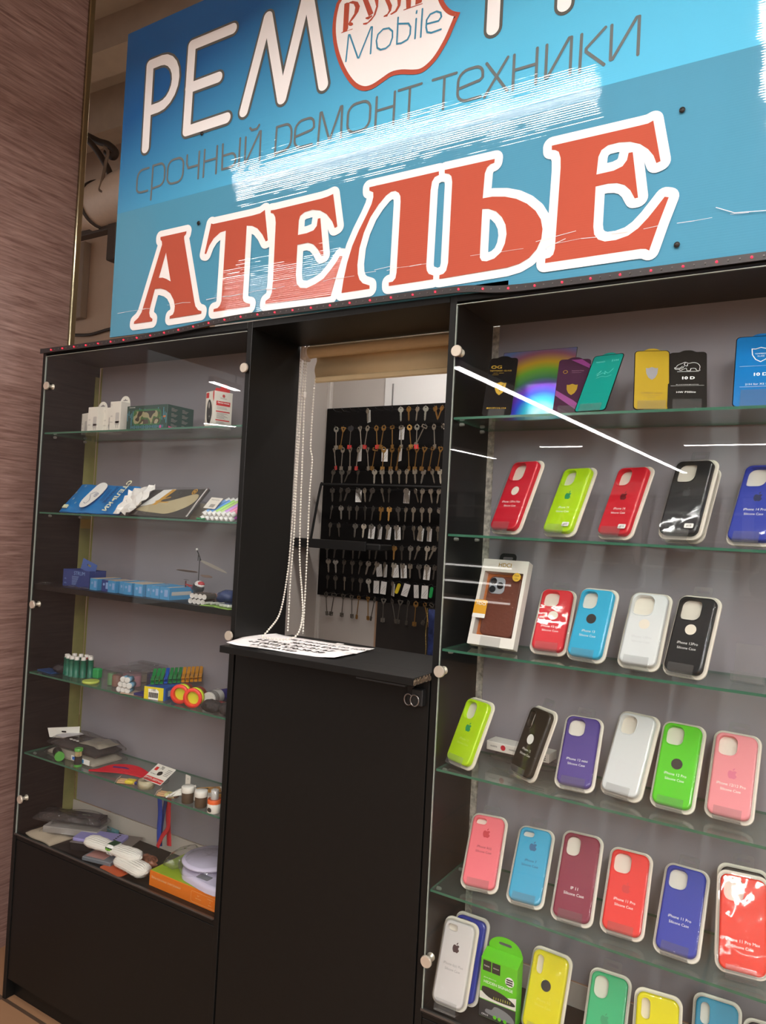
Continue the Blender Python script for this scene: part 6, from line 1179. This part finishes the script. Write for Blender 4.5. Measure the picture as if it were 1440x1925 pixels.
# deck
xk = px(100, 1560, .08)
slab('foam_mat', 'beige rolled mat under the film packs at the left of the deck', 'mat', px(80, 1590, .05)+.03, .085, ZDK, -4, .135, .145, .014, mat('beige_mat', (176, 160, 140), .8), seed=11)
t = put('film_pack', 'long black packet in clear film at the left of the deck', 'packet', px(95, 1560, .09)+.086, .105, ZDK+.040, 20); MB().box(-.105, .105, -.022, .022, 0, .022, b=.002).build('black_box', mat('gloss_black_card', (30, 28, 30), .25), t); slab('', '', '', -.004, 0, -.001, 0, .235, .056, .027, FILM, parent=(t, 'clear_film'), seed=12)
b = MB(); text(b, 'xxx xx', .010, .045, .0, .0228); b.build('pale_lettering', ink('pale_green_print', (150, 170, 120)), t)
t = put('film_pack', 'grey glossy packet lying under the long black packet', 'packet', px(105, 1580, .07)+.055, .095, ZDK+.0145, 22); MB().box(-.090, .090, -.030, .030, 0, .020, b=.002).build('grey_box', mat('pale_grey_card', (150, 144, 140), .35), t); slab('', '', '', 0, 0, -.0005, 0, .20, .07, .0245, FILM, parent=(t, 'clear_film'), seed=13)
t = put('black_tray_box', 'black box with a clear tray holding a lilac phone', 'box', px(122, 1610, .04)+.052, .078, ZDK, 20)
MB().box(-.035, .115, -.038, .040, 0, .022, b=.001).build('box_body', mat('matt_black_card', (28, 26, 26), .5), t); MB().box(-.036, .150, -.040, .052, .022, .0235, b=.0005).build('grey_sheet', mat('grey_brown_sheet', (120, 110, 104), .5), t)
t = thing('phone', 'lilac mobile phone lying on the black box', 'phone', up(px(122, 1610, .04)+.052+.035, .095, ZDK+.0238, 20)); b = MB(); plate(b, rrect(.150, .068, .010, 5), 0, .008, bev=.003); ph_ = b.build('phone_body', mat('lilac_plastic', (146, 140, 196), .3), t); b = MB()
for q in range(4): decal(b, circ(.050+.0, .022-.011*q, .0035, 12), .0082)
b.build('camera_lenses', KI, ph_)
# ropes
def hank(name, label, x, y, z, yaw, L_, W_, H_, m, n=9, pinch=.35, twist=0):
    t = put(name, label, 'rope', x, y, z, yaw); b = MB()
    N2 = n*2
    for k in range(N2):
        th = 2*pi*k/N2; P = []
        for i in range(15):
            u = i/14; q = abs(u-.5)*2; e = (1-max(0, (q-.72)/.28)**2.2)**.5 if q < .999 else .12
            sc = (pinch+(1-pinch)*sin(min(1, q*1.4)*pi/2))*max(.14, e)
            P.append((-L_/2+L_*u, cos(th)*W_/2*sc+twist*(u-.5), H_/2+sin(th)*(H_/2-.0036)*sc+.0008*sin(i*3+k)))
        b.tube(P, .0040, 6)
    b.build('rope_strands', m, t); return t
ROPE = mat('white_cord', (232, 226, 218), .8, bump=.6, nscale=300)
t = hank('rope_hank', 'white rope hank with a green label marked 150', px(205, 1595, .045)+.008, .052, ZDK+.0245, 3, .215, .046, .030, ROPE, 10, .72)
b = MB(); b.box(-.010, .018, -.020, .020, .0005, .030, b=.006); lb_ = b.build('paper_band', WI, t); b = MB(); b.box(-.009, .017, -.0206, -.0195, .014, .024); b.box(-.009, .017, -.013, .015, .0296, .0303); b.build('green_label', mat('dark_green_print', (30, 70, 40), .4), lb_); b = MB(); text(b, '150', .0095, .004, .0085, 0, M=face(-.0203), bold=.02); b.build('number', KI, lb_)
b = MB(); [b.box(-.006+.010*q, .002+.010*q, -.0211, -.0206, .016, .021) for q in range(2)]; b.build('lime_squares', mat('lime_print', (120, 190, 50), .4), lb_)
t = hank('rope_hank', 'coiled white rope hank on the orange card', px(242, 1628, .035)+.006, .042, ZDK+.003, -6, .125, .048, .036, ROPE, 10, .95)
b = MB(); lump(b, .013, .014, .010, 51, 14, 8, cx=-.062); b.build('blue_yellow_wrap', mat('sky_wrap', (120, 180, 210), .4), t); b = MB(); b.box(-.052, -.046, -.014, .014, .0, .018, b=.003); b.build('yellow_tie', ink('tie_yellow', (220, 200, 60)), t)
o = MB(); plate(o, rrect(.092, .060, .008, 4), 0, .0016); o = o.build('orange_card', mat('rust_orange_card', (196, 92, 54), .4)); o.matrix_world = up(px(206, 1638, .02)+.016, .035, ZDK, -4); tag(o, 'rust orange card under the coiled rope', 'card')
t = put('flat_case', 'grey flat case with a red printed sheet beneath the rope label', 'case', px(185, 1612, .04)+.012, .045, ZDK, 12); MB().box(-.05, .05, -.028, .028, 0, .012, b=.002).build('case_body', mat('grey_plastic', (112, 116, 122), .3), t); MB().box(-.042, .02, -.020, .022, .012, .0128).build('printed_sheet', mat('pale_red_sheet', (176, 130, 124), .5), t)
b = MB(); lump(b, .034, .018, .014, 55, 18, 9); o = b.build('sweet_pack', mat('multi_colour_film', (140, 90, 70), .25, noise=.8, nscale=60)); o.location = (px(272, 1605, .09)+.006, .100, ZDK); tag(o, 'small colourful pack behind the coiled rope', 'packet')
o = MB().box(-.03, .03, -.008, .008, 0, .012, b=.001).build('teal_card', mat('teal_card', (80, 140, 150), .5)); o.matrix_world = up(px(215, 1525, .19), .180, ZDK, 0); tag(o, 'small teal box at the back left of the deck', 'box')
o = MB().tube([(-.03, 0, 0), (.0, .004, .004), (.03, .0, .002)], .006, 8).build('black_cable', BLACKM); o.location = (px(225, 1567, .13), .14, ZDK+.006); tag(o, 'short piece of black cable behind the rope hank', 'cable')
# kitchen scale on its carton
ya = .024; xa = px(280, 1663, ya)
t = put('scale_carton', 'orange kitchen scale carton with a green top at right of deck', 'carton', xa, ya, ZDK, 0); w = .8395-xa-.002; d, h = .165, .040
MB().box(0, w, 0, d, 0, h, b=.0006).build('carton_body', mat('orange_carton', (224, 116, 22), .45), t); MB().box(.002, w-.002, .002, d-.002, h, h+.0006).build('green_top', mat('lime_top', (150, 176, 40), .45), t)
b = MB(); F = face(-.0002); text(b, 'Весы кухонные электронные', .0095, .008, h*.62, .0003, M=F, align='LEFT', bold=.005, sx=.82); text(b, '5кг', .0055, w*.71, h*.60, .0003, M=F); text(b, 'максимум', .004, w*.71, h*.42, .0003, M=F); text(b, 'точность', .0045, w*.87, h*.66, .0003, M=F); text(b, '1г', .0055, w*.87, h*.48, .0003, M=F); text(b, 'весы', .0045, w*.87, h*.30, .0003, M=F)
stroke(b, rrect(w*.36, h*.68, .004, 4, w*.79, h*.47), .0006, .0001, n=3, closed=True, M=F); b.build('pale_print', ink('pale_orange', (238, 190, 140)), t)
zt = ZDK+h+.0008; t = put('kitchen_scale', 'lilac white kitchen scale with a round plate in clear film', 'kitchen scale', xa+w*.60-.030, ya+.085, zt, 0)
LIL = mat('lilac_white_plastic', (206, 198, 222), .3)
b = MB(); O = smooth([(-.060, .060), (-.072, .020), (-.060, -.020), (-.030, -.060), (.010, -.078), (w*.40+.028, -.080), (w*.40+.028, .060), (0, .074)], 5); plate(b, O, .001, .020, bev=.009); b.build('scale_body', LIL, t)
b = MB(); b.lathe([(.050, .020), (.052, .026), (.074, .030), (.076, .034), (.074, .038), (.0001, .040)], (.010, .004, 0), 'z', 40); b.build('weighing_plate', LIL, t)
b = MB(); plate(b, rrect(.040, .022, .002, 2, .052, -.060), .0201, .0208); b.build('display_window', mat('grey_lcd', (120, 122, 128), .2), t)
b = MB(); lump(b, .030, .06, .022, 61, 24, 12, cx=-.075, cy=-.01, amp=.12); lump(b, .078, .080, .0225, 62, 30, 12, cx=.008, cy=0, amp=.035); b.build('clear_film', FILM, t)
# ---------------------------------------------------------------- the hall opposite, seen mirrored in the glass
DWD = mat('dark_brown_counter', (70, 52, 44), .4); HW = mat('hall_white_board', (206, 200, 196), .6)
def mir(x, y, d): v = at(x, y, 'y', d); return Vector((v.x, -v.y, v.z))
st = thing('shop_stall', 'white shelved shop stall across the hall with a grey fascia', 'stall', (-2.2, -7.2, 0))
o = MB().box(-3.8, 2.4, -8.1, -7.2, 0, .95, b=.01).build('stall_counter', DWD); tag(o, 'dark brown block counter across the hall', 'counter')
MB().box(-1.6, 4.6, -1.6, -1.5, 0, 2.1).build('back_board', mat('stall_back_board', (150, 140, 138), .7), st)
for k in range(5): MB().box(-1.55+1.25*k, -1.45+1.25*k, -1.5, -1.1, 0, 2.1).build('divider', HW, st)
for z in (1.2, 1.55, 1.9): MB().box(-1.6, 4.6, -1.5, -1.12, z, z+.02).build('shelf', HW, st)
MB().box(-1.6, 4.6, -1.55, -1.0, 2.1, 2.26, b=.01).build('fascia', mat('stall_fascia', (150, 142, 138), .6), st)
b = MB(); a = mir(1000, 975, 7.9); text(b, 'ТАБАК', .26, a.x, a.z, 0, M=Matrix.Translation((0, -8.6, 0)) @ Matrix.Rotation(pi, 4, 'Z') @ Matrix.Translation((-2*a.x, 0, 0)) @ FRONT, bold=.02)
o = b.build('stall_lettering', mat('pale_lettering', (235, 228, 220), .5)); tag(o, 'pale raised word on the stall shelving across the hall', 'lettering')
fr = thing('drinks_fridge', 'dark drinks fridge with lit shelf edges across the hall', 'fridge', (-1.78, -6.5, 0))
MB().box(-.9, .9, -.6, -.5, 0, 1.7).box(-.9, -.86, -.5, 0, 0, 1.7).box(.86, .9, -.5, 0, 0, 1.7).box(-.9, .9, -.5, 0, 1.66, 1.7).box(-.86, .86, -.5, 0, 0, .3).build('cabinet_body', mat('fridge_dark', (44, 42, 44), .4), fr)
for z in (.72, .93, 1.12): MB().box(-.86, .86, -.49, -.03, z, z+.02).build('fridge_shelf', HW, fr); MB().box(-.86, .86, -.03, -.015, z, z+.02).build('shelf_light', mat('shelf_light', (255, 250, 245), .5, emit=3), fr)
for k, (x, c) in enumerate(((-3.4, (120, 40, 44)), (-.4, (60, 50, 56)), (.1, (46, 42, 44)), (.8, (150, 130, 110)), (1.6, (60, 64, 90)))):
    b = MB(); lump(b, .20, .13, .15, 70+k, 20, 10, amp=.08); b.tube([(-.09, 0, .27), (-.06, 0, .40), (.06, 0, .40), (.09, 0, .27)], .012, 6); o = b.build('handbag', mat('bag_%d' % k, c, .45)); o.location = (x, -7.6, .95); tag(o, ['wine red', 'dark grey', 'near black', 'tan', 'navy'][k]+' handbag on the stall counter across the hall', 'bag')
